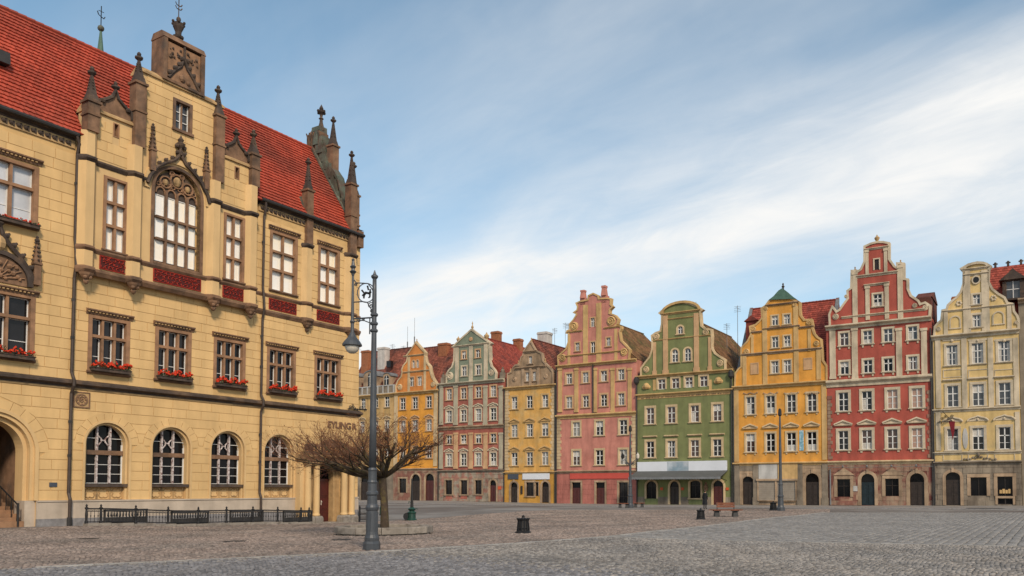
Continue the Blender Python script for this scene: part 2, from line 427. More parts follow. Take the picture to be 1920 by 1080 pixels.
mk('chimney_brick', (.30,.115,.055), .9, .25, 3., .2, .3, 20)
mk('chimney_white', (.50,.46,.42), .9, .15, 2., .35)
# ground and street furniture
mk('ground_base', (.115,.096,.083), .9, .18, .25, 0, .35, 7., col2=(.205,.19,.175), c2=(.42,.6), c2s=.09)
mk('cobble_pink', (.222,.174,.147), .72, .24, .22, 0, .25, 60., attr=.38, col2=(.175,.145,.125), c2=(.45,.62), c2s=.35)
mk('cobble_grey', (.218,.198,.178), .72, .24, .22, 0, .25, 60., attr=.38, col2=(.165,.155,.145), c2=(.45,.62), c2s=.35)
mk('cobble_blue', (.158,.153,.156), .7, .2, .3, 0, .25, 60., attr=.36)
mk('sett_grey', (.202,.191,.179), .68, .14, .3, 0, .25, 60., attr=.22)
mk('band', (.29,.275,.255), .8, .18, .8, 0, .2, 40., rand=.15)
mk('slabs', (.235,.212,.192), .75, .18, .3, 0, .2, 12., col2=(.175,.165,.155), c2=(.45,.6), c2s=.35)
mk('lamp_paint', (.060,.066,.075), .45, .2, 3., .15, .15, 30., spec=.5, metal=.2)
mk('lamp_glass', (.55,.50,.42), .25, .1, 4., spec=.5)
mk('green_paint', (.008,.040,.028), .45, .25, 4., spec=.5)
mk('bark', (.060,.042,.028), .9, .35, 6., .2, .8, 22., col2=(.10,.075,.03), c2=(.5,.62), c2s=4.)
mk('twig', (.13,.062,.036), .9, .3, 3.)
mk('dryleaf', (.20,.080,.028), .9, .3, 5., attr=.5)
mk('planter_stone', (.27,.235,.198), .85, .25, 3., .35, .35, 25., rand=.12, col2=(.17,.145,.12), c2=(.52,.64), c2s=2.)
mk('soil', (.075,.062,.035), .95, .4, 4., 0, .6, 12.)
mk('coat_black', (.010,.011,.013), .8, .2, 5.)
mk('skin', (.42,.25,.18), .6, .05)
mk('hair', (.05,.03,.02), .7, .2)
# ------------------------------------------------------------------ ground and paving
def rawmesh(name, verts, quads, mat, kind, var=None):
    me = bpy.data.meshes.new(name); nv, nq = len(verts), len(quads)
    me.vertices.add(nv); me.vertices.foreach_set('co', np.asarray(verts, np.float32).ravel())
    me.loops.add(nq*4); me.loops.foreach_set('vertex_index', np.asarray(quads, np.int32).ravel())
    me.polygons.add(nq); me.polygons.foreach_set('loop_start', np.arange(nq, dtype=np.int32)*4)
    me.update(calc_edges=True)
    if var is not None:
        a = me.attributes.new('var', 'FLOAT', 'FACE'); a.data.foreach_set('value', np.asarray(var, np.float32))
    me.materials.append(MT[mat]); me.validate()
    return inst(name, me, kind=kind)
def sheet(name, xs, ys, dz, mat, keep=None, frame=None):
    X, Y = np.meshgrid(xs, ys)
    if frame is not None: X, Y = frame(X, Y)
    V = np.stack([X, Y, gz(X, Y)+dz], -1).reshape(-1,3); nx = len(xs); q = []
    for j in range(len(ys)-1):
        for i in range(nx-1): q.append((j*nx+i, j*nx+i+1, (j+1)*nx+i+1, (j+1)*nx+i))
    return rawmesh(name, V, q, mat, 'structure')
far = [-2500,-900,-400,-200,-120]; far2 = [130,200,400,900,2500]
sheet('ground', np.array(far+list(np.arange(-90,110,2.5))+far2), np.array(far[:3]+[-150,-60]+list(np.arange(-20,130,2.5))+[140,200,400,900,2500]), -.03, 'ground_base')
def rowframe(X, Y): return P0R[0]+UR[0]*X+UL[0]*Y, P0R[1]+UR[1]*X+UL[1]*Y      # X along the houses, Y into them
def pg(px, py): x, y, z = ground(px, py); return (x, y)
B1 = [pg(*p) for p in ((-420,1092),(-150,1076),(65,1065),(280,1055),(690,1036),(960,1020),(1140,1007),(1330,986),(1545,961))]
B2 = [pg(*p) for p in ((1140,1007),(1300,1013),(1470,1017),(1910,1025),(2400,1034))]
FAR = [pg(1545,961), pg(2400,961)]
ZB = B1[:7]+B2[1:]+[(28,4),(-14,4)]
ZD = [B1[6],B1[7],B1[8],FAR[1]]+B2[::-1][:-1]
ZC = [pg(*p) for p in ((-420,1092),(-150,1077),(65,1066),(280,1056),(690,1038),(820,1044),(960,1056),(1200,1079),(1500,1120))]+[(4,8),(-14,4)]
def inside(poly, x, y):
    r = np.zeros(x.shape, bool); n = len(poly)
    for i in range(n):
        x0, y0 = poly[i]; x1, y1 = poly[(i+1)%n]
        if y0 == y1: continue
        c = ((y0 > y) != (y1 > y)) & (x < (x1-x0)*(y-y0)/(y1-y0)+x0); r ^= c
    return r
def stones(name, cx, cy, ang, a, b, h, mat, tone):
    n = len(cx); ca, sa_ = np.cos(ang), np.sin(ang)
    base = gz(cx, cy)-.03; V = np.zeros((n,12,3))
    cor = [(-1,-1),(1,-1),(1,1),(-1,1)]; tilt = RNG.normal(0,.05,(n,2))
    for lv, (sc, zf) in enumerate(((1.,-.01),(.97,.62),(.70,1.))):
        for k, (i, j) in enumerate(cor):
            jx = 1+RNG.normal(0,.06,n); jy = 1+RNG.normal(0,.06,n)
            lx, ly = i*a*sc*jx, j*b*sc*jy
            V[:,lv*4+k,0] = cx+lx*ca-ly*sa_; V[:,lv*4+k,1] = cy+lx*sa_+ly*ca
            V[:,lv*4+k,2] = base+h*zf+(tilt[:,0]*lx+tilt[:,1]*ly)*(lv > 0)
    Q = np.array([(0,1,5,4),(1,2,6,5),(2,3,7,6),(3,0,4,7),(4,5,9,8),(5,6,10,9),(6,7,11,10),(7,4,8,11),(8,9,10,11)])
    q = (Q[None]+12*np.arange(n)[:,None,None]).reshape(-1,4)
    return rawmesh(name, V.reshape(-1,3), q, mat, 'stuff', np.repeat(tone, 9))
def cobbles():
    d, band = .112, 1.4
    ii, jj = np.meshgrid(np.arange(-330,330), np.arange(100,330)); x = ii*d; y = jj*d*.98
    k = np.floor(x/band); t = (x/band-k)*2-1                        # segmental arcs, one band beside the next
    yo = .34*np.sqrt(np.clip(1-t*t*.95,0,1)); ang = np.arctan2(-t*.34*.95/np.sqrt(np.clip(1-t*t*.95,.05,1)), band/2)
    y = y+yo+RNG.normal(0,.010,x.shape); x = x+(jj%2)*d*.5+RNG.normal(0,.010,x.shape)
    x, y, ang = x.ravel(), y.ravel(), ang.ravel()*.8
    ok = (y > 13.4) & (y < 34) & (x > -.79*y-1) & (x < .59*y+1)
    n_out = (x-P0L[0])*UL[1]-(y-P0L[1])*UL[0]; ok &= n_out > 2.05
    for ox, oy, r in ((*LAMP, .30), (*PLANT, 1.86)): ok &= (x-ox)**2+(y-oy)**2 > r*r
    ok &= ~inside(ZD, x, y); x, y, ang = x[ok], y[ok], ang[ok]
    j = RNG.normal(0,1,(2,len(x))); gB = inside(ZB, x, y); gC = inside(ZC, x+j[0]*.9, y+j[1]*.5) & gB
    for nm, m, mt in (('pink_cobblestones', ~gB, 'cobble_pink'), ('grey_cobblestones', gB & ~gC, 'cobble_grey'), ('blue_grey_cobblestones', gC, 'cobble_blue')):
        n = int(m.sum()); s = d*.5
        stones(nm, x[m], y[m], ang[m]+RNG.normal(0,.10,n), s*RNG.uniform(.78,.95,n), s*RNG.uniform(.76,.93,n), RNG.uniform(.035,.055,n), mt, RNG.random(n))
def far_cobbles():                                                  # further off the stones show only as a fine grain
    d = .17; ii, jj = np.meshgrid(np.arange(-260,200), np.arange(200,430)); x = (ii*d+(jj%2)*d*.5+RNG.normal(0,.018,ii.shape)).ravel(); y = (jj*d*.98+RNG.normal(0,.018,ii.shape)).ravel()
    v = (x-P0R[0])*UL[0]+(y-P0R[1])*UL[1]; n_out = (x-P0L[0])*UL[1]-(y-P0L[1])*UL[0]
    ok = (y >= 34) & (x > -.80*y) & (x < .30*y) & ((x-PLANT[0])**2+(y-PLANT[1])**2 > 3.5) & (v < -14.3) & (n_out > 1.6) & ~inside(ZD,x,y); x, y = x[ok], y[ok]; n = len(x); s = d*.5
    base = gz(x,y)-.03; V = np.zeros((n,8,3)); a = s*RNG.uniform(.8,.95,n); b = s*RNG.uniform(.8,.95,n); hh = RNG.uniform(.03,.05,n)
    for lv, (sc, zf) in enumerate(((1.,-.01),(.78,1.))):
        for k, (i, j) in enumerate(((-1,-1),(1,-1),(1,1),(-1,1))): V[:,lv*4+k,0] = x+i*a*sc; V[:,lv*4+k,1] = y+j*b*sc; V[:,lv*4+k,2] = base+hh*zf
    Q = np.array([(0,1,5,4),(1,2,6,5),(2,3,7,6),(3,0,4,7),(4,5,6,7)]); rawmesh('distant_cobblestones', V.reshape(-1,3), (Q[None]+8*np.arange(n)[:,None,None]).reshape(-1,4), 'cobble_pink', 'stuff', np.repeat(RNG.random(n),5))
LAMP = ground(697,1031)[:2]; PLANT = (-7.9,31.5)
cobbles(); far_cobbles()
def setts():
    a, b = .29, .215
    ii, jj = np.meshgrid(np.arange(-200,60), np.arange(-330,0)); u = ii*a; v = jj*b+(ii%2)*b*.5
    v = v+RNG.normal(0,.018,v.shape); u = u+RNG.normal(0,.008,u.shape)
    x = (P0R[0]+UR[0]*u+UL[0]*v).ravel(); y = (P0R[1]+UR[1]*u+UL[1]*v).ravel()
    ok = inside(ZD, x, y) & (x < .66*y+2) & (v.ravel() < -14.3); x, y = x[ok], y[ok]; n = len(x); an = math.atan2(UR[1], UR[0])
    stones('paving_setts', x, y, an+RNG.normal(0,.03,n), a*.5*RNG.uniform(.86,.93,n), b*.5*RNG.uniform(.88,.97,n), RNG.uniform(.030,.045,n), 'sett_grey', RNG.random(n))
setts()
band = thing('stone_edging', 'pale stone edging strip between the pink and the grey cobbles', 'kerb')
def edging(pts, w=.17, step=.9):
    P = [Vector(p) for p in pts]
    for a, b in zip(P[:-1], P[1:]):
        L = (b-a).length; n = max(int(L/step),1); d = (b-a)/n; nn = Vector((-d.y,d.x)).normalized()*w/2
        for i in range(n):
            q = a+d*i+d.normalized()*.012; r = a+d*(i+1)-d.normalized()*.012; mb = MB()
            tp = [(q-nn),(r-nn),(r+nn),(q+nn)]
            zt = [gzf(p.x,p.y) for p in tp]
            mb.add([(p.x,p.y,z-.05) for p, z in zip(tp,zt)]+[(p.x,p.y,z+.026+random.uniform(-.004,.004)) for p, z in zip(tp,zt)], [(4,5,6,7),(0,1,5,4),(1,2,6,5),(2,3,7,6),(3,0,4,7)])
            mb.build('edging_stone', 'band', band)
edging(B1[2:], .19); edging(B2[:4], .15)
sheet('pavement', np.arange(-100,22,2.), np.array([-14,-12,-8,-6,-4,-2,0,.4]), .012, 'slabs', frame=rowframe)
kb = MB()
for i in range(-100,20):                                            # the flush kerb line between the pavement and the square
    x0, y0 = rowframe(i+.01,-14.2); x1, y1 = rowframe(i+.99,-14.2); x2, y2 = rowframe(i+.99,-13.9); x3, y3 = rowframe(i+.01,-13.9)
    P = ((x0,y0),(x1,y1),(x2,y2),(x3,y3)); zz_ = [gzf(*p) for p in P]
    kb.add([(*p,z-.05) for p, z in zip(P,zz_)]+[(*p,z+.035) for p, z in zip(P,zz_)], [(4,5,6,7),(0,1,5,4),(1,2,6,5),(2,3,7,6),(3,0,4,7)])
tag(kb.build('kerb', 'granite', kind='stuff'), 'low granite kerb along the pavement before the house row', 'kerb')

# ------------------------------------------------------------------ town hall (x along the front, y into the building, z up)
TH_ = thing('town_hall', 'large cream ashlar town hall with red tiled roof and pinnacled gable', 'building', tuple(P0L), math.atan2(UL[1],UL[0]))
def part(mb, name, mat, parent=TH_, **k): return mb.build(name, mat, parent, **k)
AC = [3.25,6.57,9.93,13.40]; AHW, AZS, AZ0 = 1.12, 3.88, 1.14       # arched ground floor windows
R2 = [(-3.35,-.19),(2.2,4.2),(5.55,7.55),(8.92,10.92),(12.42,14.48),(15.97,18.08)]
R2z = [(7.45,10.5)]+[(7.30,10.14)]*5
R3 = [(-3.35,-.19,13.55,16.5),(12.5,14.5,13.5,17.2),(16.15,17.9,13.5,17.25)]
PCX, PHW, PZS = -1.78, 1.87, 3.35                                   # portal on the left
DCX, DHW, DZS = 16.85, .95, 2.45                                    # red door on the right
XR = 19.72
holes = [arch(c,AHW,AZ0,AZS,20) for c in AC]+[arch(PCX,PHW,-.62,PZS,24), arch(DCX,DHW,-.62,DZS,16)]
holes += [rect(a,b,z0,z1) for (a,b),(z0,z1) in zip(R2,R2z)]+[rect(*r) for r in R3]
wl = part(wall(MB(), rect(-7,XR,-.9,18.45), holes, 0, .5), 'wall', 'joint')
e = MB(); e.box(XR-.4,XR,.02,8.7,-.9,18.45).box(-7,XR-.4,8.3,8.7,-.9,18.45).box(-7,-6.7,.02,8.3,-.9,18.45); part(e, 'rear_walls', 'plaster_cream')
f_ = MB().box(-6.9,XR-.1,.55,.6,-.9,1.1); 
# --- ashlar blocks: each course is cut round the openings; joints are real gaps in front of the darker backing
OPEN = [('a',c,1.56,AZ0-.1,AZS) for c in AC]+[('a',PCX,2.36,-.7,PZS),('a',DCX,1.3,-.7,2.6)]
OPEN += [('r',(a+b)/2,(b-a)/2,z0,z1) for (a,b),(z0,z1) in zip(R2,R2z)]+[('r',(r[0]+r[1])/2,(r[1]-r[0])/2,r[2],r[3]) for r in R3]
OPEN += [('r',6.35,4.75,12.2,18.5)]
def hw(o, z, z_lo, z_hi):
    k, c, h, a, b = o
    if k == 'r': return h if (z_hi > a+.02 and z_lo < b-.02) else None
    if z_hi <= a+.02 or z_lo >= b+h-.02: return None
    hh = h
    if z > b: hh = math.sqrt(max(h*h-(z-b)**2, 0))
    elif z <= b: hh = AHW if (k == 'a' and c in AC) else (PHW if c == PCX else 1.3)
    if k == 'a' and z <= b: hh = {True:AHW}.get(c in AC, PHW if c == PCX else 1.3)
    return hh
BLK = []
def courses(x0, x1, zlist, opens, yf, seed, ln=1.05):
    rnd = random.Random(seed)
    for ci in range(len(zlist)-1):
        za, zb_ = zlist[ci], zlist[ci+1]; ex = []
        for o in opens:
            h0, h1 = hw(o,za+.001,za,zb_), hw(o,zb_-.001,za,zb_)
            if h0 is None: continue
            ex.append((o[1],h0,h1))
        ex.sort(); segs = []; l0 = l1 = x0
        for c, h0, h1 in ex:
            segs.append((l0,l1,c-h0,c-h1)); l0, l1 = c+h0, c+h1
        segs.append((l0,l1,x1,x1))
        for a0, a1, b0, b1 in segs:
            lo, hi = max(a0,a1), min(b0,b1)
            if hi-lo < .12 and max(b0-a0,b1-a1) < .2: continue
            cuts = []; p = lo+(ln*.55 if ci%2 else ln)*rnd.uniform(.8,1.15)
            while p < hi-.35: cuts.append(p); p += ln*rnd.uniform(.75,1.3)
            L0, L1 = a0, a1
            for q in cuts+[None]:
                r0, r1 = (b0,b1) if q is None else (q,q)
                g = .013; BLK.append((L0+g,L1+g,r0-g,r1-g,za+g,zb_-g,yf)); L0, L1 = r0, r1
zs = [1.14+.478*i for i in range(12)]                                # 1.14 .. 6.4
courses(-7,XR,zs,OPEN,0,1); courses(-7,XR,[6.84+.487*i for i in range(12)],OPEN,0,2); courses(-7,XR,[12.2+.50*i for i in range(12)],OPEN,0,3)
def blockmesh(b, mb):
    L0,L1,r0,r1,za,zb_,yf = b
    return mb.add([(L0,yf-.022,za),(r0,yf-.022,za),(r1,yf-.022,zb_),(L1,yf-.022,zb_),(L0,yf,za),(r0,yf,za),(r1,yf,zb_),(L1,yf,zb_)], [(0,1,2,3),(0,4,5,1),(1,5,6,2),(2,6,7,3),(3,7,4,0)])
BAYY = -.32
GOPEN = [('r',6.55,.62,20.7,22.45)]
courses(4.62,8.42,[18.75+.49*i for i in range(10)],[('r',6.45,1.75,17,18.9),('r',6.6,.56,20.75,22.45)],BAYY,4,.95)
courses(2.22,3.85,[17.75+.49*i for i in range(5)],[('r',3.12,.17,19.1,19.85)],BAYY,5,.8); courses(8.95,10.7,[17.75+.49*i for i in range(6)],[('r',9.95,.17,19.3,20.05)],BAYY,6,.8)
def seen(b):
    x = (b[0]+b[2])/2; P = P0L+UL*x; vis = -1.9 < x
    return vis*abs((b[2]-b[0])+(b[3]-b[1]))*.5*(b[5]-b[4])/(P[0]**2+P[1]**2)
BLK = [b for b in BLK if (b[2]-b[0]) > .02 or (b[3]-b[1]) > .02]
BLK.sort(key=seen, reverse=True)
for b in BLK[:300]: part(blockmesh(b, MB()), 'stone_block', 'ashlar', wl)
mb = MB(); mb.c = []
for b in BLK[300:]: blockmesh(b, mb); mb.c += [random.random()]*5
part(mb, 'smaller_stone_blocks', 'ashlar_rest', wl, kind='stuff')
def voussoirs(cx, zs_, r0, r1, n, a0=0., a1=PI):
    for i in range(n):
        p, q = a0+(a1-a0)*i/n+.012/r1, a0+(a1-a0)*(i+1)/n-.012/r1; m = MB(); y0, y1 = -.026, 0
        ra = [(r0+.05,p),(r1-.012,p),(r1-.012,q),(r0+.05,q)]
        v = [(cx+r*math.cos(t), zs_+r*math.sin(t)) for r, t in ra]
        m.add([(x,y0,z) for x,z in v]+[(x,y1,z) for x,z in v], [(3,2,1,0),(0,1,5,4),(1,2,6,5),(2,3,7,6),(3,0,4,7)])
        part(m, 'voussoir', 'ashlar', wl)
for c in AC: voussoirs(c, AZS, AHW, 1.56, 11)
voussoirs(PCX, PZS, PHW, 2.36, 13)
# --- plinth, string course, eaves frieze, gutter
m = MB(); x = -7
for a, b in ((-7,PCX-PHW),(PCX+PHW,DCX-1.9),(DCX+1.95,XR)): m.box(a,b,-.10,.0,.30,1.08); m.box(a,b,-.14,.0,1.08,1.15)
part(m, 'plinth', 'plinth')
m = MB()
for a, b in ((-7,PCX-PHW),(PCX+PHW,DCX-1.9),(DCX+1.95,XR)): m.box(a,b,-.16,.0,-.9,.30)
part(m, 'plinth_base', 'granite')
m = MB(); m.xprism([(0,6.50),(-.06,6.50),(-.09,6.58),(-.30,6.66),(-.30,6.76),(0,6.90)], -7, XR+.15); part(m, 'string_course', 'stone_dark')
m = MB(); m.box(-7,XR+.05,-.06,0,6.42,6.50); part(m, 'string_bed', 'stone_ochre')
for a, b, zt in ((-7,1.35,18.45),(11.65,XR,18.6)):
    m = MB(); m.box(a,b,-.07,0,zt-.5,zt-.12); part(m, 'frieze', 'stone_ochre')
    m = MB(); x = a+.1
    while x < b-.2:
        m.ball(x+.1,-.08,zt-.31,.10,6,4); m.box(x+.18,x+.24,-.12,-.07,zt-.42,zt-.2); x += .3
    part(m, 'frieze_carving', 'stone_dark', kind='stuff')
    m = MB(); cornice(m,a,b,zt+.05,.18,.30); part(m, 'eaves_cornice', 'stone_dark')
    m = MB(); m.tube([(a,-.36,zt+.10),(b,-.36,zt+.10)], .11, 8); part(m, 'gutter', 'gutter')
# --- ground floor arched windows
for c in AC:
    w = MB(); arcring(w,c,AZS,AHW-.06,AHW+.05,-.05,.06,AZ0,20); arcring(w,c,AZS,AHW-.17,AHW-.05,.10,.5,AZ0,20)
    w = part(w, 'arched_window', 'plaster_cream')
    m = MB(); m.box(c-AHW+.05,c+AHW-.05,.02,.5,1.78,1.93); part(m, 'sill', 'stone_dark', w)
    m = MB().box(c-AHW+.1,c+AHW-.1,.30,.45,AZ0,1.78); part(m, 'apron', 'plaster_cream', w)
    for k in range(3):
        xc = c+(k-1)*.64; m = MB()
        ribbon(m,[(xc-.27,1.2),(xc+.27,1.2),(xc+.27,1.74),(xc-.27,1.74)],.04,.26,.30,0,True)
        for q in range(4):
            a = q*PI/2+PI/4; m.tube([(xc+.12*math.cos(a)+.13*math.cos(a+t),.28,1.47+.12*math.sin(a)+.13*math.sin(a+t)) for t in np.linspace(-1.7,1.7,7)], .028, 4)
        part(m, 'quatrefoil', 'stone_ochre', w)
    GY = .42; hwi = AHW-.17; v = MB(); v.prism(arch(c,hwi+.05,1.93,AZS,18), GY+.06, GY+.10); part(v, 'glazing_back', 'glass_black', w)
    for k in range(3):
        x0, x1 = c-hwi+k*2*hwi/3, c-hwi+(k+1)*2*hwi/3
        for za, zb_ in ((1.98,2.42),(2.42,2.88),(2.88,3.36)):
            part(MB().box(x0+.06,x1-.06,GY,GY+.03,za+.03,zb_-.03), 'pane', 'glass_black', w)
    m = MB(); m.box(c-hwi,c+hwi,GY-.12,GY+.02,3.36,3.58); part(m, 'transom', 'stone_brown', w)
    for s in (-1,1):
        x = c+s*hwi/3; zt = AZS+math.sqrt(hwi**2-(hwi/3)**2)
        part(MB().box(x-.042,x+.042,GY-.10,GY+.04,1.95,zt), 'mullion', 'sash_worn', w)
    m = MB()
    for za in (1.97,2.42,2.88): m.box(c-hwi,c+hwi,GY-.03,GY+.01,za-.013,za+.013)
    m.box(c+hwi-.06,c+hwi,GY-.05,GY+.02,1.95,AZS); m.box(c-hwi,c-hwi+.05,GY-.05,GY+.02,1.95,AZS)
    ribbon(m,[(c+hwi*math.cos(PI*i/16),AZS+hwi*math.sin(PI*i/16)) for i in range(17)],.05,GY-.04,GY+.02,0)
    for s in (-1,1): m.box(c+s*hwi*.67-.24,c+s*hwi*.67+.24,GY-.03,GY+.01,AZS+.28,AZS+.31)
    part(m, 'glazing_bars', 'sash_white', w)
    m = MB()
    for s in (-1,1): m.tube([(c+s*.25,GY-.03,AZS+.42),(c+s*.10,GY-.03,AZS+.28),(c+s*.10,GY-.03,AZS+.12),(c+s*.25,GY-.03,AZS-.06)], .035, 5)
    m.tube([(c-.12,GY-.03,AZS+.2),(c+.12,GY-.03,AZS+.2)], .035, 5); part(m, 'star_tracery', 'sash_worn', w)
# --- mullioned windows in the two upper floors
def mull_win(x0, x1, z0, z1, cols, splits, y, mat, hood=None, label=None, sash='sash_white', fr=.17, stub=True, name='mullioned_window', dz=.0, sp=TH_):
    w = MB(); Y0, Y1 = y-.05, y+.30
    w.box(x0-.02,x0+fr,Y0,Y1,z0,z1).box(x1-fr,x1+.02,Y0,Y1,z0,z1).box(x0+fr,x1-fr,Y0,Y1,z1-fr*.9,z1)
    w = part(w, name, 'stone_warm', sp, label=label)
    m = MB(); m.xprism([(y+.3,z0-.02),(y-.08,z0-.02),(y-.14,z0+.04),(y-.14,z0+.10),(y+.3,z0+.22)], x0-.06, x1+.06); part(m, 'sill', 'stone_brown', w)
    gx0, gx1 = x0+fr, x1-fr; gz0, gz1 = z0+.18, z1-fr*.9; mw = .11; cw = (gx1-gx0-(cols-1)*mw)/cols
    edges = [gz0]+[gz0+(gz1-gz0)*s for s in splits]+[gz1]
    sa = MB()
    for k in range(cols):
        a = gx0+k*(cw+mw); b = a+cw
        if k: part(MB().box(a-mw,a,y+.02,y+.26,gz0,gz1), 'mullion', 'stone_warm', w)
        for i in range(len(edges)-1):
            p, q = edges[i]+(.06 if i else 0), edges[i+1]-(.06 if i < len(edges)-2 else 0)
            part(MB().box(a,b,y+.24,y+.27,p,q), 'pane', mat if not callable(mat) else mat(), w)
            t = .045
            sa.box(a,a+t*.8,y+.20,y+.245,p,q).box(b-t,b,y+.20,y+.245,p,q).box(a,b,y+.20,y+.245,p,p+t).box(a,b,y+.20,y+.245,q-t,q)
            if stub and i == 0: sa.box(a,b,y+.215,y+.245,p+(q-p)*.42,p+(q-p)*.42+.03)
    for s in splits:
        zc = gz0+(gz1-gz0)*s; part(MB().box(gx0,gx1,y+.0,y+.25,zc-.07,zc+.07), 'transom', 'stone_warm', w)
    part(sa, 'sash', sash, w)
    if hood:
        m = MB(); m.xprism([(y,hood-.26),(y-.06,hood-.26),(y-.10,hood-.16),(y-.22,hood-.08),(y-.22,hood-.02),(y,hood+.03)], x0-.13, x1+.13); hd = part(m, 'hood_mould', 'stone_brown', w)
        m = MB(); n = int((x1-x0+.2)/.17)
        for i in range(n): m.box(x0-.1+i*.17,x0-.1+i*.17+.09,y-.17,y-.07,hood-.17,hood-.09)
        part(m, 'dentils', 'stone_ochre', hd if False else w, kind='stuff')
    return w
mull_win(*R2[0],*R2z[0],3,[.66],0,'glass_dark',10.74,stub=True)
for r, z in zip(R2[1:],R2z[1:]): mull_win(*r,*z,3,[.66],0,'glass_dark',10.42)
mull_win(*R3[0],3,[.64],0,'blind_grey',16.84)
for r in R3[1:]: mull_win(*r,2,[.35,.68],0,'blind_reflections',r[3]+.26,stub=False,fr=.17)
# --- the projecting bay and its stepped gable
CXW, CHW, CZS = 6.45, 1.30, 17.15
bay_out = [(1.55,12.15),(11.15,12.15),(11.15,20.30),(8.98,20.30),(8.98,23.05),(4.35,23.05),(4.35,20.05),(1.75,20.05),(1.75,17.6),(1.55,17.6)]
def ogive(cx, w, z0, zs_, rise, n=9):
    r = [(cx+w*math.cos(t), zs_+rise*math.sin(t)**.82) for t in np.linspace(0,PI/2,n)]
    return [(cx-w,z0),(cx+w,z0)]+r+[(2*cx-x,z) for x,z in r[-2::-1]]
bw = [(2.6,3.8,13.3,17.05),(9.2,10.5,13.35,17.2)]
bh = [rect(*r) for r in bw]+[ogive(CXW,CHW,13.3,CZS,1.45), rect(6.12,7.08,20.80,22.40), rect(2.98,3.27,19.12,19.83), rect(9.8,10.1,19.32,20.03)]
bay = part(wall(MB(), bay_out, bh, BAYY, .3), 'gabled_bay', 'plaster_cream')
m = MB(); m.box(1.55,1.6,BAYY+.01,0,12.15,17.6); m.box(11.1,11.15,BAYY+.01,0.0,12.15,18.5); m.box(1.75,1.80,BAYY+.01,.5,17.6,20.05); m.box(11.05,11.15,0,.5,18.5,20.3); m.box(4.35,4.4,BAYY+.01,.5,20.05,23.05); m.box(8.93,8.98,BAYY+.01,.5,20.3,23.05); part(m, 'bay_cheeks', 'plaster_cream')
m = MB(); m.box(1.75,4.36,.45,.5,18,20.05).box(8.96,11.15,.45,.5,18,20.3).box(4.35,8.98,.45,.5,18,23.05); part(m, 'gable_back', 'plaster_cream')
m = MB()
for a, b, z in ((1.75,4.35,20.05),(4.35,8.98,23.05),(8.98,11.15,20.30)): m.xprism([(BAYY-.12,z-.05),(BAYY-.12,z+.06),(BAYY+.35,z+.42),(.6,z+.06),(.6,z-.05)], a-.05, b+.05)
part(m, 'gable_coping', 'stone_ochre')
mull_win(*bw[0],2,[.335,.67],BAYY,'blind_reflections',stub=False,fr=.13); mull_win(*bw[1],2,[.335,.67],BAYY,'blind_reflections',stub=False,fr=.13)
gw = MB(); gw.box(6.05,6.2,BAYY-.05,BAYY+.25,20.8,22.42).box(7.0,7.15,BAYY-.05,BAYY+.25,20.8,22.42).box(6.2,7.0,BAYY-.05,BAYY+.25,22.28,22.42).box(6.0,7.2,BAYY-.14,BAYY+.2,20.66,20.8); gw = part(gw, 'gable_window', 'stone_brown')
m = MB(); m.box(6.56,6.64,BAYY+.08,BAYY+.2,20.8,22.3); part(m, 'mullion', 'stone_warm', gw)
sa = MB()
for a in (6.2,6.64):
    for k in range(3): part(MB().box(a+.03,a+.33,BAYY+.2,BAYY+.22,20.82+k*.49,21.28+k*.49), 'pane', 'glass_grey', gw); sa.box(a,a+.36,BAYY+.14,BAYY+.19,20.8+k*.49,20.84+k*.49)
    sa.box(a,a+.04,BAYY+.14,BAYY+.19,20.8,22.3).box(a+.32,a+.36,BAYY+.14,BAYY+.19,20.8,22.3)
part(sa, 'sash', 'sash_white', gw)
for a, b, z0, z1 in ((2.98,3.27,19.12,19.83),(9.8,10.1,19.32,20.03)):
    m = MB(); ribbon(m, rect(a,b,z0,z1), -.05, BAYY-.03, BAYY+.2, 0, True); m.box(a,b,BAYY+.2,BAYY+.23,z0,z1); part(m, 'niche', 'stone_warm')
# central traceried window
cw = MB(); ribbon(cw, ogive(CXW,CHW,13.3,CZS,1.45)[1:]+[(CXW-CHW,13.3)], .17, BAYY-.04, BAYY+.3, 0); cw = part(cw, 'traceried_window', 'stone_brown')
m = MB(); ribbon(m, ogive(CXW,CHW+.30,15,CZS,1.72)[2:], .28, BAYY-.08, BAYY-.0, 0); part(m, 'arch_moulding', 'plaster_cream', cw)
m = MB(); m.xprism([(BAYY+.3,13.28),(BAYY-.1,13.28),(BAYY-.1,13.38),(BAYY+.3,13.55)], CXW-CHW, CXW+CHW); part(m, 'sill', 'stone_brown', cw)
gx0, gx1 = CXW-CHW+.17, CXW+CHW-.17; cwid = (gx1-gx0-.33)/4; zr = [13.5,14.7,15.85,17.1]
for k in range(4):
    a = gx0+k*(cwid+.11)
    if k: part(MB().box(a-.11,a,BAYY+.05,BAYY+.26,13.4,17.35), 'mullion', 'stone_brown', cw)
    sa = MB()
    for i in range(3):
        part(MB().box(a,a+cwid,BAYY+.24,BAYY+.27,zr[i]+.05,zr[i+1]-.05), 'pane', 'blind_reflections', cw)
        for q in ((a,a+.035,zr[i]+.05,zr[i+1]-.05),(a+cwid-.04,a+cwid,zr[i]+.05,zr[i+1]-.05),(a,a+cwid,zr[i]+.05,zr[i]+.085),(a,a+cwid,zr[i+1]-.09,zr[i+1]-.05)): sa.box(q[0],q[1],BAYY+.20,BAYY+.245,q[2],q[3])
    part(sa, 'sash', 'sash_white', cw)
for z in zr[1:3]: part(MB().box(gx0,gx1,BAYY+.04,BAYY+.25,z-.06,z+.06), 'transom', 'stone_brown', cw)
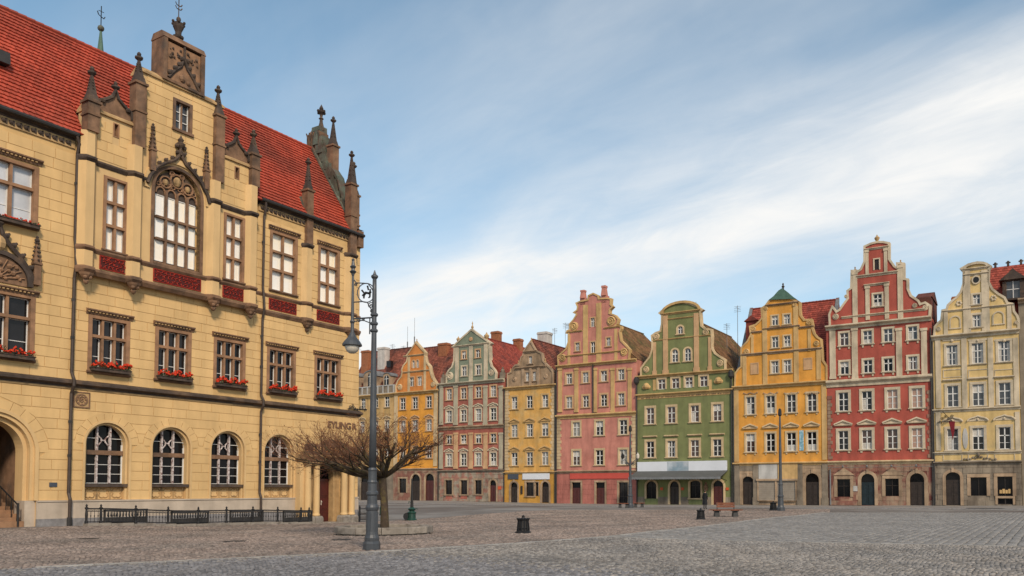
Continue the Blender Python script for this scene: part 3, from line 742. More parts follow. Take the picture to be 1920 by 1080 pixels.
m = MB(); m.prism(ogive(CXW,CHW-.1,17.05,CZS,1.33), BAYY+.20, BAYY+.24); part(m, 'tracery_ground', 'stone_dark', cw)
m = MB()
for k in range(4):
    xc = gx0+k*(cwid+.11)+cwid/2; m.tube([(xc+cwid*.55*math.cos(t),BAYY+.14,17.12+.34*math.sin(t)) for t in np.linspace(0,PI,8)], .05, 5)
    for s in (-1,1): m.tube([(xc+s*.11+.10*math.cos(t),BAYY+.15,17.62+.10*math.sin(t)) for t in np.linspace(0,2*PI,8)], .032, 4)
for xc, zc, r in ((CXW-.62,17.80,.30),(CXW+.62,17.80,.30),(CXW,18.02,.36),(CXW-.28,18.36,.12),(CXW+.28,18.36,.12)):
    m.tube([(xc+r*math.cos(t),BAYY+.14,zc+r*math.sin(t)) for t in np.linspace(0,2*PI,13)], .05, 5)
    for q in range(3): m.tube([(xc+r*.45*math.cos(q*2.1+t*.6),BAYY+.16,zc+r*.45*math.sin(q*2.1+t*.6)) for t in np.linspace(0,2.4,4)], .03, 4)
part(m, 'tracery', 'stone_warm', cw)
m = MB(); m.ball(CXW,BAYY+.13,17.98,.19,8,5,1.5); m.ball(CXW-.62,BAYY+.14,17.78,.13,8,5,1.4); m.ball(CXW+.62,BAYY+.14,17.78,.13,8,5,1.4); part(m, 'shields', 'stone_ochre', cw)
def crockets(m, pts, r, y):
    for x, z in pts: m.ball(x,y,z,r,6,4); m.ball(x+r*.7,y,z+r*.7,r*.6,5,3)
m = MB(); og = [(CXW-1.75,17.35),(CXW-1.62,17.75),(CXW-1.25,18.35),(CXW-.75,18.75),(CXW-.32,19.02),(CXW-.12,19.30),(CXW,19.75)]
full = og+[(2*CXW-x,z) for x,z in og[-2::-1]]
m.tube([(x,BAYY-.14,z) for x,z in full], .10, 6); hood_o = part(m, 'ogee_hood', 'stone_dark')
m = MB(); crockets(m, [(CXW+s*a,z) for s in (-1,1) for a, z in ((1.55,18.12),(1.18,18.58),(.82,18.86),(.48,19.10),(.2,19.5))], .11, BAYY-.16); m.lathe(CXW,BAYY-.14,[(.10,19.4),(.07,19.75),(.20,19.9),(.24,20.0),(.1,20.1),(.16,20.22),(.06,20.35),(.01,20.5)],8); m.ball(CXW-.22,BAYY-.14,19.85,.12,6,4); m.ball(CXW+.22,BAYY-.14,19.85,.12,6,4); part(m, 'crockets', 'stone_dark', hood_o)
def small_pinnacle(x, z0, z1, y, mat='stone_brown', par=TH_, w=.13):
    m = MB(); zm = z0+(z1-z0)*.45; m.frus(x,y,z0,zm,w,w,w*.95,w*.95); m.box(x-w*1.3,x+w*1.3,y-w*1.3,y+w*1.3,zm,zm+.08); m.frus(x,y,zm+.08,z1-.1,w,w,.02,.02)
    o = part(m, 'small_pinnacle', mat, par); m = MB(); n = 5
    for i in range(n):
        z = zm+.2+(z1-zm-.35)*i/(n-1); r = w*(1-i/n)+.02
        for a in range(4): m.ball(x+(r+.02)*math.cos(a*PI/2),y+(r+.02)*math.sin(a*PI/2),z,.055,5,3)
    m.lathe(x,y,[(.03,z1-.15),(.11,z1-.06),(.12,z1),(.05,z1+.06),(.08,z1+.12),(.01,z1+.2)],6); part(m, 'crockets', 'stone_dark', o); return o
for s, z1 in ((-1,20.35),(1,20.25)): small_pinnacle(CXW+s*1.52,18.05,z1,BAYY-.12)
# piers with brown upper stages and spirelets
def pier(m, x, z0, z1, w=.26, d=.30, y=BAYY):
    m.add([(x-w*1.6,y,z0),(x-w*.75,y-d,z0),(x+w*.75,y-d,z0),(x+w*1.6,y,z0),(x-w*1.6,y,z1),(x-w*.75,y-d,z1),(x+w*.75,y-d,z1),(x+w*1.6,y,z1)], [(0,1,5,4),(1,2,6,5),(2,3,7,6),(4,5,6,7),(3,2,1,0)])
    return m
def pinnacle(x, z0, zc, zt, y=BAYY, w=.27, mat='stone_brown', d=.30, gab=True):
    b = MB(); b.box(x-w,x+w,y-d,y+.28,z0,zc); b.box(x-w-.07,x+w+.07,y-d-.07,y+.33,zc,zc+.12); b.box(x-w-.05,x+w+.05,y-d-.05,y+.31,z0+(zc-z0)*.55,z0+(zc-z0)*.55+.10); yc = y-d/2+.14
    o = part(b, 'pinnacle', mat)
    m = MB(); m.frus(x,yc,zc+.12,zc+.45,w*.98,w*.98,w*.72,w*.72); m.frus(x,yc,zc+.45,zt-.25,w*.66,w*.66,.05,.05); part(m, 'spirelet', 'stone_dark', o)
    m = MB()
    for i in range(4):
        z = zc+.75+(zt-zc-1.2)*i/3; r = w*.66*(1-(z-zc-.45)/(zt-zc-.6))+.02
        for a in range(4): m.ball(x+r*math.cos(a*PI/2),yc+r*math.sin(a*PI/2),z,.06,5,3)
    m.lathe(x,yc,[(.05,zt-.35),(.07,zt-.25),(.19,zt-.14),(.20,zt-.06),(.07,zt),(.11,zt+.08),(.08,zt+.16),(.01,zt+.22)],8); part(m, 'finial', 'stone_dark', o)
    return o
PI_ = [(1.80,17.5),(4.10,19.0),(8.55,18.7),(10.92,19.2)]
for x, z1 in PI_: part(pier(MB(),x,12.15,z1), 'pier', 'plaster_cream')
part(pier(MB(),15.25,12.15,16.9,.27,.28,0), 'pier', 'plaster_cream'); part(pier(MB(),18.85,12.15,17.2,.34,.30,0), 'pier', 'plaster_cream')
pinnacle(1.90,18.9,20.3,21.95); pinnacle(4.18,19.0,22.2,23.75); pinnacle(8.68,18.7,22.35,24.0); pinnacle(11.0,19.2,21.0,22.4)
part(pier(MB(),1.85,17.5,18.9,.24,.2), 'pier_stage', 'plaster_cream')
# stepping mouldings round bay and piers
def moulding_path(m, zc, h, d, segs, y):
    for a, b in segs: m.xprism([(y+.02,zc-h),(y-d*.3,zc-h),(y-d,zc-h*.4),(y-d,zc-.02),(y+.02,zc+.06)], a, b)
    return m
segs = [(1.5,1.5),(2.2,3.72),(4.5,8.15),(8.95,10.5)]
def pier_ring(m, x, zc, h, d, w, pd, y):
    a = [(x-w*1.6-d*.4,y),(x-w*.75-d*.3,y-pd-d),(x+w*.75+d*.3,y-pd-d),(x+w*1.6+d*.4,y)]; q = [(x-w*1.6,y),(x-w*.75,y-pd),(x+w*.75,y-pd),(x+w*1.6,y)]
    for i in range(3):
        m.add([(*q[i],zc-h),(*q[i+1],zc-h),(*a[i+1],zc-h*.45),(*a[i],zc-h*.45),(*a[i],zc-.02),(*a[i+1],zc-.02),(*q[i+1],zc+.06),(*q[i],zc+.06)], [(0,1,2,3),(3,2,5,4),(4,5,6,7)])
    return m
for zc, h, d, nm, mt in ((13.28,.20,.12,'sill_moulding','stone_brown'),(12.28,.30,.16,'corbel_moulding','stone_brown'),(17.62,.24,.14,'upper_moulding','stone_dark')):
    m = MB()
    if nm == 'upper_moulding':
        moulding_path(m,zc,h,d,[(1.5,4.7),(8.2,11.2)],BAYY)
        for x in (1.80,4.10,8.55,10.92): pier_ring(m,x,zc,h,d,.26,.30,BAYY)
        pier_ring(m,15.25,16.95,h,d,.27,.28,0); pier_ring(m,18.85,17.25,h,d,.34,.30,0)
    else:
        moulding_path(m,zc,h,d,[(1.5,11.2)],BAYY); moulding_path(m,zc,h,d,[(11.15,XR)],0)
        for x, _ in PI_: pier_ring(m,x,zc,h,d,.26,.30,BAYY)
        pier_ring(m,15.25,zc,h,d,.27,.28,0); pier_ring(m,18.85,zc,h,d,.34,.30,0)
    part(m, nm, mt)
m = MB(); m.box(1.55,11.15,BAYY+.01,0,12.10,12.16); part(m, 'bay_soffit', 'stone_ochre')
for x, y in [(p[0],BAYY) for p in PI_]+[(15.25,0),(18.85,0)]:
    m = MB(); m.lathe(x,y-.12,[(.02,11.45),(.10,11.52),(.14,11.6),(.11,11.68),(.22,11.8),(.30,11.9),(.34,12.0)],8); m.ball(x-.12,y-.28,11.78,.09,6,4); m.ball(x+.12,y-.28,11.78,.09,6,4); part(m, 'corbel', 'stone_brown')
for a, b, y in ((2.5,3.72,BAYY),(5.2,7.8,BAYY),(9.2,10.45,BAYY),(12.5,14.45,0),(16.1,17.9,0)):
    pn = part(MB().box(a,b,y-.03,y+.02,12.42,13.02), 'carved_panel', 'relief_back'); m = MB(); rr = random.Random(int(a*10))
    nx = int((b-a)/.2)
    for i in range(nx):
        for j in range(3):
            xc, zc = a+.1+(b-a-.1)*(i+.5*(j%2))/nx, 12.52+.2*j; t0 = rr.uniform(0,6)
            m.tube([(xc+.075*math.cos(t0+t),y-.05,zc+.075*math.sin(t0+t)) for t in (0,.9,1.8,2.7,3.6)], .026, 4)
    part(m, 'carving', 'relief_red', pn); m = MB(); ribbon(m, rect(a,b,12.42,13.02), .035, y-.06, y, 0, True); part(m, 'panel_frame', 'relief_red', pn)
# crowning panel of the gable
m = MB(); z0, z1 = 23.1, 25.35; a, b = 5.35, 7.72
m.box(a,a+.22,BAYY-.22,.55,z0,z1).box(b-.22,b,BAYY-.22,.55,z0,z1).box(a+.22,b-.22,BAYY-.10,.55,z0,z1-.1); m.box(a+.2,b-.2,BAYY-.2,BAYY-.1,z0,z0+.14)
m.xprism([(BAYY-.25,z1),(BAYY-.05,z1+.35),(.38,z1+.35),(.58,z1)], a-.03, b+.03); cr = part(m, 'crowning_panel', 'stone_brown')
m = MB(); xm = (a+b)/2
for s in (-1,1): m.tube([(xm+s*.85,BAYY-.16,23.3),(xm+s*.55,BAYY-.16,23.75),(xm+s*.18,BAYY-.16,24.15),(xm,BAYY-.16,24.7)], .09, 5)
rq = random.Random(9)
for q_ in range(26): s = rq.choice((-1,1)); m.ball(xm+s*rq.uniform(.1,.8),BAYY-.13,rq.uniform(24.45,25.05),rq.uniform(.04,.09),6,4)
crockets(m, [(xm+s*p,z) for s in (-1,1) for p, z in ((.8,23.6),(.52,23.95),(.28,24.25),(.14,24.6))], .13, BAYY-.17)
m.tube([(xm,BAYY-.16,24.6),(xm,BAYY-.18,25.3)], .06, 5); part(m, 'relief', 'stone_dark', cr)
m = MB(); m.prism([(xm-.8,23.25),(xm+.8,23.25),(xm+.42,23.8),(xm,24.3),(xm-.42,23.8)], BAYY-.15, BAYY-.1); m.ball(xm-.1,BAYY-.14,23.55,.17,7,5,1.3); m.ball(xm+.25,BAYY-.14,23.42,.13,7,5); part(m, 'relief_field', 'stone_warm', cr); part(MB().box(a+.24,b-.24,BAYY-.115,BAYY-.1,z0+.16,z1-.12), 'panel_field', 'stone_warm', cr)
m = MB(); yc = .1; m.lathe(xm,yc,[(.20,25.4),(.17,25.85),(.26,25.95),(.28,26.05),(.15,26.12),(.16,26.3),(.27,26.55),(.30,26.75),(.20,26.8),(.08,26.85),(.12,26.98),(.10,27.08),(.03,27.15)],10)
for q in range(6): t = q*PI/3; m.ball(xm+.31*math.cos(t),yc+.31*math.sin(t),26.78,.08,6,4)
m.tube([(xm,yc,27.1),(xm,yc,28.25)], .025, 5)
for z in (27.55,27.75):
    for s in (-1,1): m.tube([(xm,yc,z),(xm+s*.12,yc,z+.02),(xm+s*.19,yc,z+.14)], .03, 4)
m.ball(xm,yc,28.2,.06,6,4,2); part(m, 'crown_finial', 'stone_dark', cr)
for a, b, z in ((2.15,3.95,20.15),(9.0,10.75,20.45)):
    xm = (a+b)/2; m = MB(); h = (b-a)/2
    pts = [(a,z+.15),(a+.12,z+.5),(xm-.42,z+.72),(xm-.15,z+.95),(xm,z+1.35)]; pts = pts+[(2*xm-x,q) for x,q in pts[-2::-1]]
    m.prism([(a+.1,z)]+pts[1:-1]+[(b-.1,z)], BAYY+.02, BAYY+.2); gg = part(m, 'ogee_crest', 'stone_brown')
    m = MB(); m.tube([(x,BAYY-.02,q) for x,q in pts], .09, 5); m.lathe(xm,BAYY,[(.06,z+1.2),(.08,z+1.35),(.20,z+1.45),(.20,z+1.52),(.07,z+1.58),(.10,z+1.68),(.01,z+1.8)],8)
    for s in (-1,1): m.ball(xm+s*.62,BAYY-.05,z+.55,.13,6,4)
    part(m, 'crest_moulding', 'stone_dark', gg)
# --- town hall roof
RY, RZ, EZ = 4.2, 25.4, 18.62
V = Vector((0,RY+.35,RZ-EZ)); vl = V.length
m = MB(); k_ = .95/(RY+.35)
for xa_, wd_, t0 in ((-7,8.6,0),(1.6,9.55,k_),(11.15,8.15,0)): tiles(m,Vector((xa_,-.35,EZ))+V*t0,(1,0,0),V,wd_,vl*(1-t0),.24,.29,.075)
rf = part(m, 'roof_tiles', 'tile_red', kind='stuff')
m = MB(); m.add([(-7,-.25,EZ-.03),(19.4,-.25,EZ-.03),(19.4,RY,RZ-.05),(-7,RY,RZ-.05),(19.4,8.5,EZ-.4),(-7,8.5,EZ-.4)], [(0,1,2,3),(3,2,4,5)]); m.add([(19.38,-.3,EZ-.1),(19.38,RY,RZ-.1),(19.38,8.5,EZ-.4)], [(0,1,2)]); m.add([(-6.95,-.3,EZ-.1),(-6.95,RY,RZ-.1),(-6.95,8.5,EZ-.4)], [(0,1,2)]); roof = part(m, 'roof', 'tile_rust')
m = MB()
for i in range(66): m.tube([(-7+i*.4,RY,RZ+.02),(-7+i*.4+.43,RY,RZ+.05)], .13, 6)
part(m, 'ridge_tiles', 'tile_red', roof, kind='stuff')
# cross roof behind the gable
m = MB(); yb = 2.6; m.add([(3.4,.4,19.5),(6.66,.4,22.6),(9.9,.4,19.5),(3.4,1.2,19.5),(6.66,yb,22.6),(9.9,1.2,19.5)], [(0,3,4,1),(1,4,5,2)]); part(m, 'cross_roof', 'tile_rust')
m = MB(); m.xprism([(.9,21.2),(.95,21.75),(1.5,22.0),(2.0,22.0),(1.5,21.2)], -2.3, -1.05); part(m, 'roof_hatch', 'gutter')
m = MB(); xs_, ys_ = 4.85, RY+.3; m.lathe(xs_,ys_,[(.24,RZ-.6),(.18,RZ+.1),(.11,RZ+.8),(.05,RZ+1.45)],8); sp_ = part(m, 'copper_spire', 'copper_green')
m = MB(); m.ball(xs_,ys_,RZ+1.55,.17,10,6); part(m, 'ball', 'copper', sp_)
m = MB(); m.tube([(xs_,ys_,RZ+1.6),(xs_,ys_,RZ+2.8)], .025, 5)
for s in (-1,1): m.tube([(xs_,ys_,RZ+2.2),(xs_+s*.2,ys_+s*.1,RZ+2.22),(xs_+s*.28,ys_+s*.14,RZ+2.36)], .03, 4)
m.tube([(xs_-.14,ys_,RZ+2.5),(xs_+.14,ys_,RZ+2.5)], .02, 4); part(m, 'weather_rod', 'iron', sp_)
# stepped copper-clad parapet on the right-hand end
prof = [(-.3,17.9),(-.3,19.0),(.7,19.2),(.95,20.9),(1.35,22.0),(1.7,23.0),(2.1,23.5),(2.6,24.1),(2.85,24.9),(3.05,25.0),(3.1,26.1),(3.4,26.2),(3.45,26.9),(4.25,26.9),(4.3,26.4),(4.75,26.2),(4.95,25.4),(5.6,24.2),(7.,21.5),(8.6,18.8),(8.6,17.9)]
m = MB(); n = len(prof); vv = [(19.28,y,z) for y,z in prof]+[(19.74,y,z) for y,z in prof]
tri = cdt([(y,z) for y,z in prof], []); m.add(vv, [tuple(t) for t in tri]+[tuple(n+i for i in reversed(t)) for t in tri]+[(i,(i+1)%n,n+(i+1)%n,n+i) for i in range(n)]); pa = part(m, 'parapet', 'stone_brown')
m = MB()
for (y0,z0),(y1,z1) in zip(prof[1:15],prof[2:16]): m.add([(19.15,y0,z0-.25),(19.15,y1,z1-.25),(19.15,y1,z1+.07),(19.15,y0,z0+.07),(19.8,y0,z0+.07),(19.8,y1,z1+.07)], [(0,1,2,3),(3,2,5,4)])
rc = random.Random(4)
for k in range(11):
    y, z = .72+k*.30, 19.5+k*.66; w_ = rc.uniform(.16,.34); m.frus(19.16+rc.uniform(-.05,.05),y,z-.5,z+rc.uniform(.35,.75),.16,w_,.10,w_*rc.uniform(.3,.8))
m.tube([(19.05,-.2+.42*k,EZ+.2+.655*k) for k in range(11)], .12, 5); part(m, 'copper_flashing', 'copper', pa)
m = MB(); m.box(19.12,19.85,3.35,4.7,24.8,26.5); m.frus(19.48,4.0,26.5,27.1,.36,.62,.12,.2); part(m, 'parapet_head', 'stone_brown', pa)
m = MB()
for k_ in range(5): m.tube([(19.08,3.45+.28*k_,25.05),(19.06,3.45+.28*k_,26.3),(19.08,3.58+.28*k_,26.6)], .05, 5)
part(m, 'head_tracery', 'stone_dark', pa)
m = MB(); m.lathe(19.45,3.65,[(.26,26.7),(.12,27.3),(.10,27.5),(.18,27.58),(.08,27.7),(.11,27.85),(.26,28.0),(.28,28.1),(.1,28.18),(.15,28.3),(.10,28.42),(.01,28.6)],8)
for t in range(4): m.ball(19.45+.27*math.cos(t*PI/2),3.65+.27*math.sin(t*PI/2),28.06,.11,6,4)
part(m, 'finial', 'stone_dark', pa)
pinnacle(19.5,20.0,25.3,27.3,2.5,.27); pinnacle(18.85,17.2,21.9,24.1,-.02,.28,d=.28); pinnacle(19.55,17.0,21.5,23.7,.5,.28,d=.28); pinnacle(20.0,17.0,20.4,22.6,1.0,.24,d=.28); part(MB().box(19.7,20.2,.7,1.3,-.9,17.0), 'corner_buttress', 'plaster_cream')
pinnacle(15.28,16.9,20.35,22.35,.0,.24,d=.26); m = MB(); m.frus(15.28,.55,18.7,20.1,.42,.6,.2,.3); part(m, 'pinnacle_saddle', 'copper')
# downpipes
for x, zt, yb in ((1.42,18.5,-.36),(11.95,18.6,-.36)):
    m = MB(); m.tube([(x-.15 if x < 5 else x-.05,-.36,zt),(x,-.3,zt-.35),(x,-.16,zt-.8),(x,-.14,13.6),(x,-.24,13.0),(x,-.30,12.3),(x,-.16,11.7),(x,-.14,7.2),(x,-.36,6.85),(x,-.36,6.55),(x,-.16,6.2),(x,-.14,1.5),(x,-.28,1.2),(x,-.28,-.5)], .075, 7)
    dp = part(m, 'downpipe', 'pipe_brown'); m = MB()
    for z in (16.2,10.6,8.8,4.8,3.2): m.tube([(x,-.14,z),(x,-.14,z+.12)], .095, 7)
    m.tube([(x,-.28,-.5),(x,-.28,.35)], .11, 7); part(m, 'pipe_collars', 'gutter', dp)
# arched portal on the left: moulding, vestibule, stairs, iron rail
m = MB(); arcring(m,PCX,PZS,PHW-.10,PHW+.06,-.06,.1,1.15,24); arcring(m,PCX,PZS,PHW-.26,PHW-.10,.05,.7,1.15,24); arcring(m,PCX,PZS,PHW-.44,PHW-.27,.3,1.0,1.15,24); po = part(m, 'portal_arch', 'plaster_cream')
m = MB(); m.box(PCX+PHW-.44,PCX+PHW+.0,.06,1.0,-.6,1.15).box(PCX-PHW,PCX-PHW+.44,.06,1.0,-.6,1.15); part(m, 'portal_jambs', 'plinth', po)
m = MB(); hi = PHW-.30; m.add([(PCX-hi-.4,.5,-.6),(PCX-hi-.4,6,-.6),(PCX-hi-.4,6,5.3),(PCX-hi-.4,.5,5.3),(PCX+hi+.1,.5,-.6),(PCX+hi+.1,6,-.6),(PCX+hi+.1,6,5.3),(PCX+hi+.1,.5,5.3)], [(0,1,2,3),(4,7,6,5),(1,5,6,2),(3,2,6,7)]); part(m, 'vestibule', 'stone_brown', po)  # dark stone colour on the inside walls stands in for interior shade
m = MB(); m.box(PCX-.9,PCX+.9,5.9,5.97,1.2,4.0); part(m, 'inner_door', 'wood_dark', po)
m = MB()
for i in range(11): m.box(PCX-.9+i*.18-.012,PCX-.9+i*.18+.012,3.8,3.83,1.2,4.6)
for k in range(14): spiral(m,PCX-.8+(k%5)*.4,2.0+.8*(k//5),.15,1,3.8)
part(m, 'iron_gate', 'iron', po)
for i in range(7): part(MB().box(PCX-PHW+.46,PCX+PHW-.46,.02+i*.33,.02+i*.33+.36+(2.5 if i == 6 else 0),-.5,.06+.165*(i+1)-.0), 'step', 'stone_warm')
m = MB(); x = PCX+1.15
for i in range(5): m.tube([(x,.1+i*.5,.1+i*.25),(x,.1+i*.5,1.0+i*.25)], .02, 5)
m.tube([(x,.05,0.9),(x,.1,1.0),(x,2.1,2.0),(x,2.5,2.1)], .035, 6); m.tube([(x,.0,.0),(x,.0,1.05)], .04, 6); part(m, 'handrail', 'iron')
m = MB(); m.box(.62,.95,-.06,-.02,1.78,1.98); part(m, 'wall_plaque', 'sign_slate')
# carved medallion and the tympanum over the left window
md = part(MB().box(1.62,2.28,-.05,0,5.62,6.28), 'medallion', 'stone_ochre'); m = MB()
m.tube([(1.95+.26*math.cos(t),-.06,5.95+.26*math.sin(t)) for t in np.linspace(0,2*PI,14)], .035, 5); spiral(m,1.95,5.95,.17,1,-.07); spiral(m,1.87,6.0,.1,-1,-.07); ribbon(m,rect(1.62,2.28,5.62,6.28),.05,-.08,0,0,True)
for q in range(8): m.ball(1.95+.2*math.cos(q*.8),-.06,5.95+.2*math.sin(q*.8),.045,5,3)
part(m, 'carving', 'stone_brown', md)
tcx = -1.77; m = MB(); m.prism(arch(tcx,1.28,10.85,11.0,14,1.15), -.08, .0); ty = part(m, 'tympanum', 'stone_brown')
m = MB(); arcring(m,tcx,11.0,1.2,1.42,-.2,0,10.85,14,1.08,1.28); pts = [(tcx-1.5,11.1),(tcx-1.25,11.6),(tcx-.8,12.2),(tcx-.4,12.6),(tcx-.14,13.0),(tcx,13.5)]; pts += [(2*tcx-x,z) for x,z in pts[-2::-1]]
m.tube([(x,-.16,z) for x,z in pts], .10, 5); crockets(m,[(tcx+s*a,z) for s in (-1,1) for a, z in ((1.3,11.75),(.95,12.2),(.6,12.6),(.3,12.95))], .12, -.18); m.lathe(tcx,-.16,[(.08,13.3),(.2,13.45),(.1,13.55),(.14,13.62),(.01,13.75)],6); part(m, 'tympanum_moulding', 'stone_dark', ty)
m = MB(); rr = random.Random(3)
for i in range(34):
    a, r = rr.uniform(.1,PI-.1), rr.uniform(.15,1.05); m.ball(tcx+r*math.cos(a),-.1,11.0+r*math.sin(a)*.9,rr.uniform(.06,.13),6,4)
for i in range(9): a = .2+i*.34; m.tube([(tcx+.2*math.cos(a),-.12,11.0+.2*math.sin(a)),(tcx+1.1*math.cos(a),-.12,11.0+.95*math.sin(a))], .03, 4)
part(m, 'carving', 'stone_warm', ty); m = MB(); m.ball(tcx,-.05,12.55,.33,8,6,1.2); part(m, 'roundel', 'stone_ochre', ty)
for s in (-1,1): small_pinnacle(tcx+s*1.55,11.0,13.1,-.14,w=.14)
# columned door on the right
CD = [(15.05,-.62),(15.72,-.62),(17.98,-.62),(18.62,-.62)]
m = MB(); arcring(m,DCX,DZS,DHW-.24,DHW,-.06,.5,-.5,16); arcring(m,DCX,DZS,DHW-.02,DHW+.22,-.12,-.01,-.5,16); dr = part(m, 'door_surround', 'stone_ochre')
m = MB(); m.box(DCX-DHW+.2,DCX-.01,.34,.40,-.5,2.2).box(DCX+.01,DCX+DHW-.2,.34,.40,-.5,2.2).box(DCX-DHW+.2,DCX+DHW-.2,.30,.38,2.2,2.32); dl = part(m, 'door_leaves', 'wood_red', dr)
for s in (-1,1):
    for z0, z1 in ((-.3,.35),(.5,1.15),(1.3,2.05)):
        xc = DCX+s*.37; m = MB(); ribbon(m, rect(xc-.24,xc+.24,z0,z1), .05, .315, .34, 0, True); m.box(xc-.15,xc+.15,.325,.34,z0+.09,z1-.09); part(m, 'door_panel', 'wood_red', dl)
m = MB(); m.prism(arch(DCX,DHW-.22,2.32,DZS,12), .36, .4); part(m, 'fanlight', 'glass_black', dr); m = MB(); m.tube([(DCX+.3*math.cos(t),.34,2.75+.28*math.sin(t)) for t in np.linspace(0,2*PI,14)], .03, 5)
for s in (-1,1): m.tube([(DCX,.34,2.32),(DCX+s*.3,.34,2.6),(DCX+s*.6,.34,2.75)], .025, 4); spiral(m,DCX+s*.45,2.55,.12,s,.34)
part(m, 'fanlight_tracery', 'wood_red', dr); m = MB(); m.box(DCX+.06,DCX+.10,.30,.33,.65,.95); m.ball(DCX+.08,.27,.85,.04,6,4); part(m, 'door_handle', 'lamp_glass', dr)
for x, y in CD:
    m = MB(); m.lathe(x,y,[(.23,.0),(.25,.06),(.21,.14),(.20,.2),(.205,1.0),(.185,2.95),(.20,3.0),(.185,3.05),(.25,3.2),(.25,3.28)],14); c_ = part(m, 'column', 'stone_ochre', smooth=False); c_.data.materials[0] = MT['plaster_cream']
    m = MB(); m.box(x-.31,x+.31,y-.31,y+.31,-.75,-.12); m.frus(x,y,-.12,.0,.31,.31,.25,.25); part(m, 'column_base', 'planter_stone', c_)
m = MB(); m.box(14.70,18.95,-.95,.0,3.28,3.50); m.xprism([(0,3.5),(-.95,3.5),(-1.02,3.6),(-1.18,3.66),(-1.18,3.76),(0,3.82)], 14.55, 19.1); en = part(m, 'entablature', 'stone_ochre')
m = MB()
for i in range(20): m.box(14.72+i*.215,14.72+i*.215+.1,-1.05,-.95,3.36,3.49)
part(m, 'dentils', 'stone_brown', en, kind='stuff')
m = MB(); m.box(14.8,18.9,-.9,-.6,3.8,3.95); m.box(14.8,15.15,-.92,-.55,3.95,4.35); m.box(18.55,18.9,-.92,-.55,3.95,4.35); m.box(14.8,18.9,-.88,-.6,4.3,4.42)
for i in range(14): m.lathe(15.3+i*.24,-.74,[(.05,3.95),(.08,4.02),(.09,4.1),(.05,4.2),(.06,4.3)],6)
m.prism(arch(16.85,1.0,4.42,4.43,10,.35), -.86, -.62); part(m, 'balustrade', 'stone_brown', en)
m = MB(); m.box(14.55,15.0,-.5,.0,-.6,3.28).box(18.7,19.0,-.4,.0,-.6,3.28); part(m, 'portico_walls', 'plaster_cream')
part(MB().box(15.4,18.4,-1.0,.4,-.8,-.42), 'door_step', 'planter_stone')
# iron lettering on the wall and the iron bracket at the corner
def text3d(name, s, size, mat, parent, loc, rot, ext=.02, label=None, align='LEFT'):
    cu = bpy.data.curves.new(name, 'FONT'); cu.body = s; cu.size = size; cu.extrude = ext; cu.align_x = align; cu.offset = size*.02
    to = bpy.data.objects.new('tmp', cu); COL.objects.link(to); dg = bpy.context.evaluated_depsgraph_get(); me = bpy.data.meshes.new_from_object(to.evaluated_get(dg)); bpy.data.objects.remove(to)
    me.materials.clear(); me.materials.append(MT[mat]); o = inst(name, me, parent, loc, 0, None, label); o.rotation_euler = rot; return o
text3d('iron_lettering', 'EYUNG', .60, 'stone_brown', TH_, (17.05,-.05,5.62), (PI/2,0,0), .03); text3d('iron_lettering', 'R', .62, 'stone_brown', TH_, (19.12,-.05,5.6), (PI/2,0,0), .03)
m = MB()
for k in range(7): spiral(m,18.9+k*.22,7.05+.10*math.sin(k*1.7),.14,(-1)**k,-.1,1.3,k)
m.tube([(18.7,-.1,6.95),(20.4,-.1,7.05)], .03, 5); part(m, 'iron_bracket', 'iron')
# flower boxes stand on the sills: things of their own
FL = ['partly cropped left-edge window', 'window next to the long left downpipe', 'second window right of the left downpipe', 'window just left of the middle downpipe', 'window just right of the middle downpipe', 'rightmost window, near the corner']
def flower_box(x0, x1, z, lab, n=130, hh=.36):
    xc = (x0+x1)/2; P = P0L+UL*xc; n_out = np.array([UL[1],-UL[0],0])*.24; t = thing('flower_box', lab, 'flower box', (P[0]+n_out[0],P[1]+n_out[1],z), math.atan2(UL[1],UL[0]), 'flower boxes on the town hall sills')
    w = (x1-x0)/2; m = MB(); m.box(-w,w,-.14,.14,0,.17); m.box(-w-.03,w+.03,-.17,.16,.14,.18); m.build('box', 'stone_dark', t); rr = random.Random(int(xc*100)); m = MB(); b = MB()
    for i in range(n*3):
        x = rr.uniform(-w,w); y, q = rr.uniform(-.2,.14), .12+hh*rr.random()**1.4*(.75+.25*math.sin(x*9)); s = rr.uniform(.03,.06); a = rr.uniform(0,6)
        m.add([(x,y,q),(x+s*math.cos(a),y-s*.6,q+s*.4),(x+s*.3,y-s*.4,q+s*1.3),(x-s*math.cos(a)*.8,y+s*.5,q+s*.6)], [(0,1,2,3)])
    for i in range(n):
        x = rr.uniform(-w,w); y, q = rr.uniform(-.24,.10), .16+hh*(.35+.65*rr.random())*(.75+.3*math.sin(x*9+1)); b.ball(x,y,q,rr.uniform(.035,.065),5,3)
    m.build('foliage', 'leaf', t, kind='stuff'); b.build('blossoms', 'blossom', t, kind='stuff'); return t
for (a, b), (z0, z1), l in zip(R2,R2z,FL): flower_box(a+.08,b-.08,z0+.10 if a > 0 else z0+.05,'red geranium box, middle floor, '+l)
flower_box(-3.3,-.22,13.55,'low box of sparse red flowers on the top-floor sill at the left edge',60,.16)
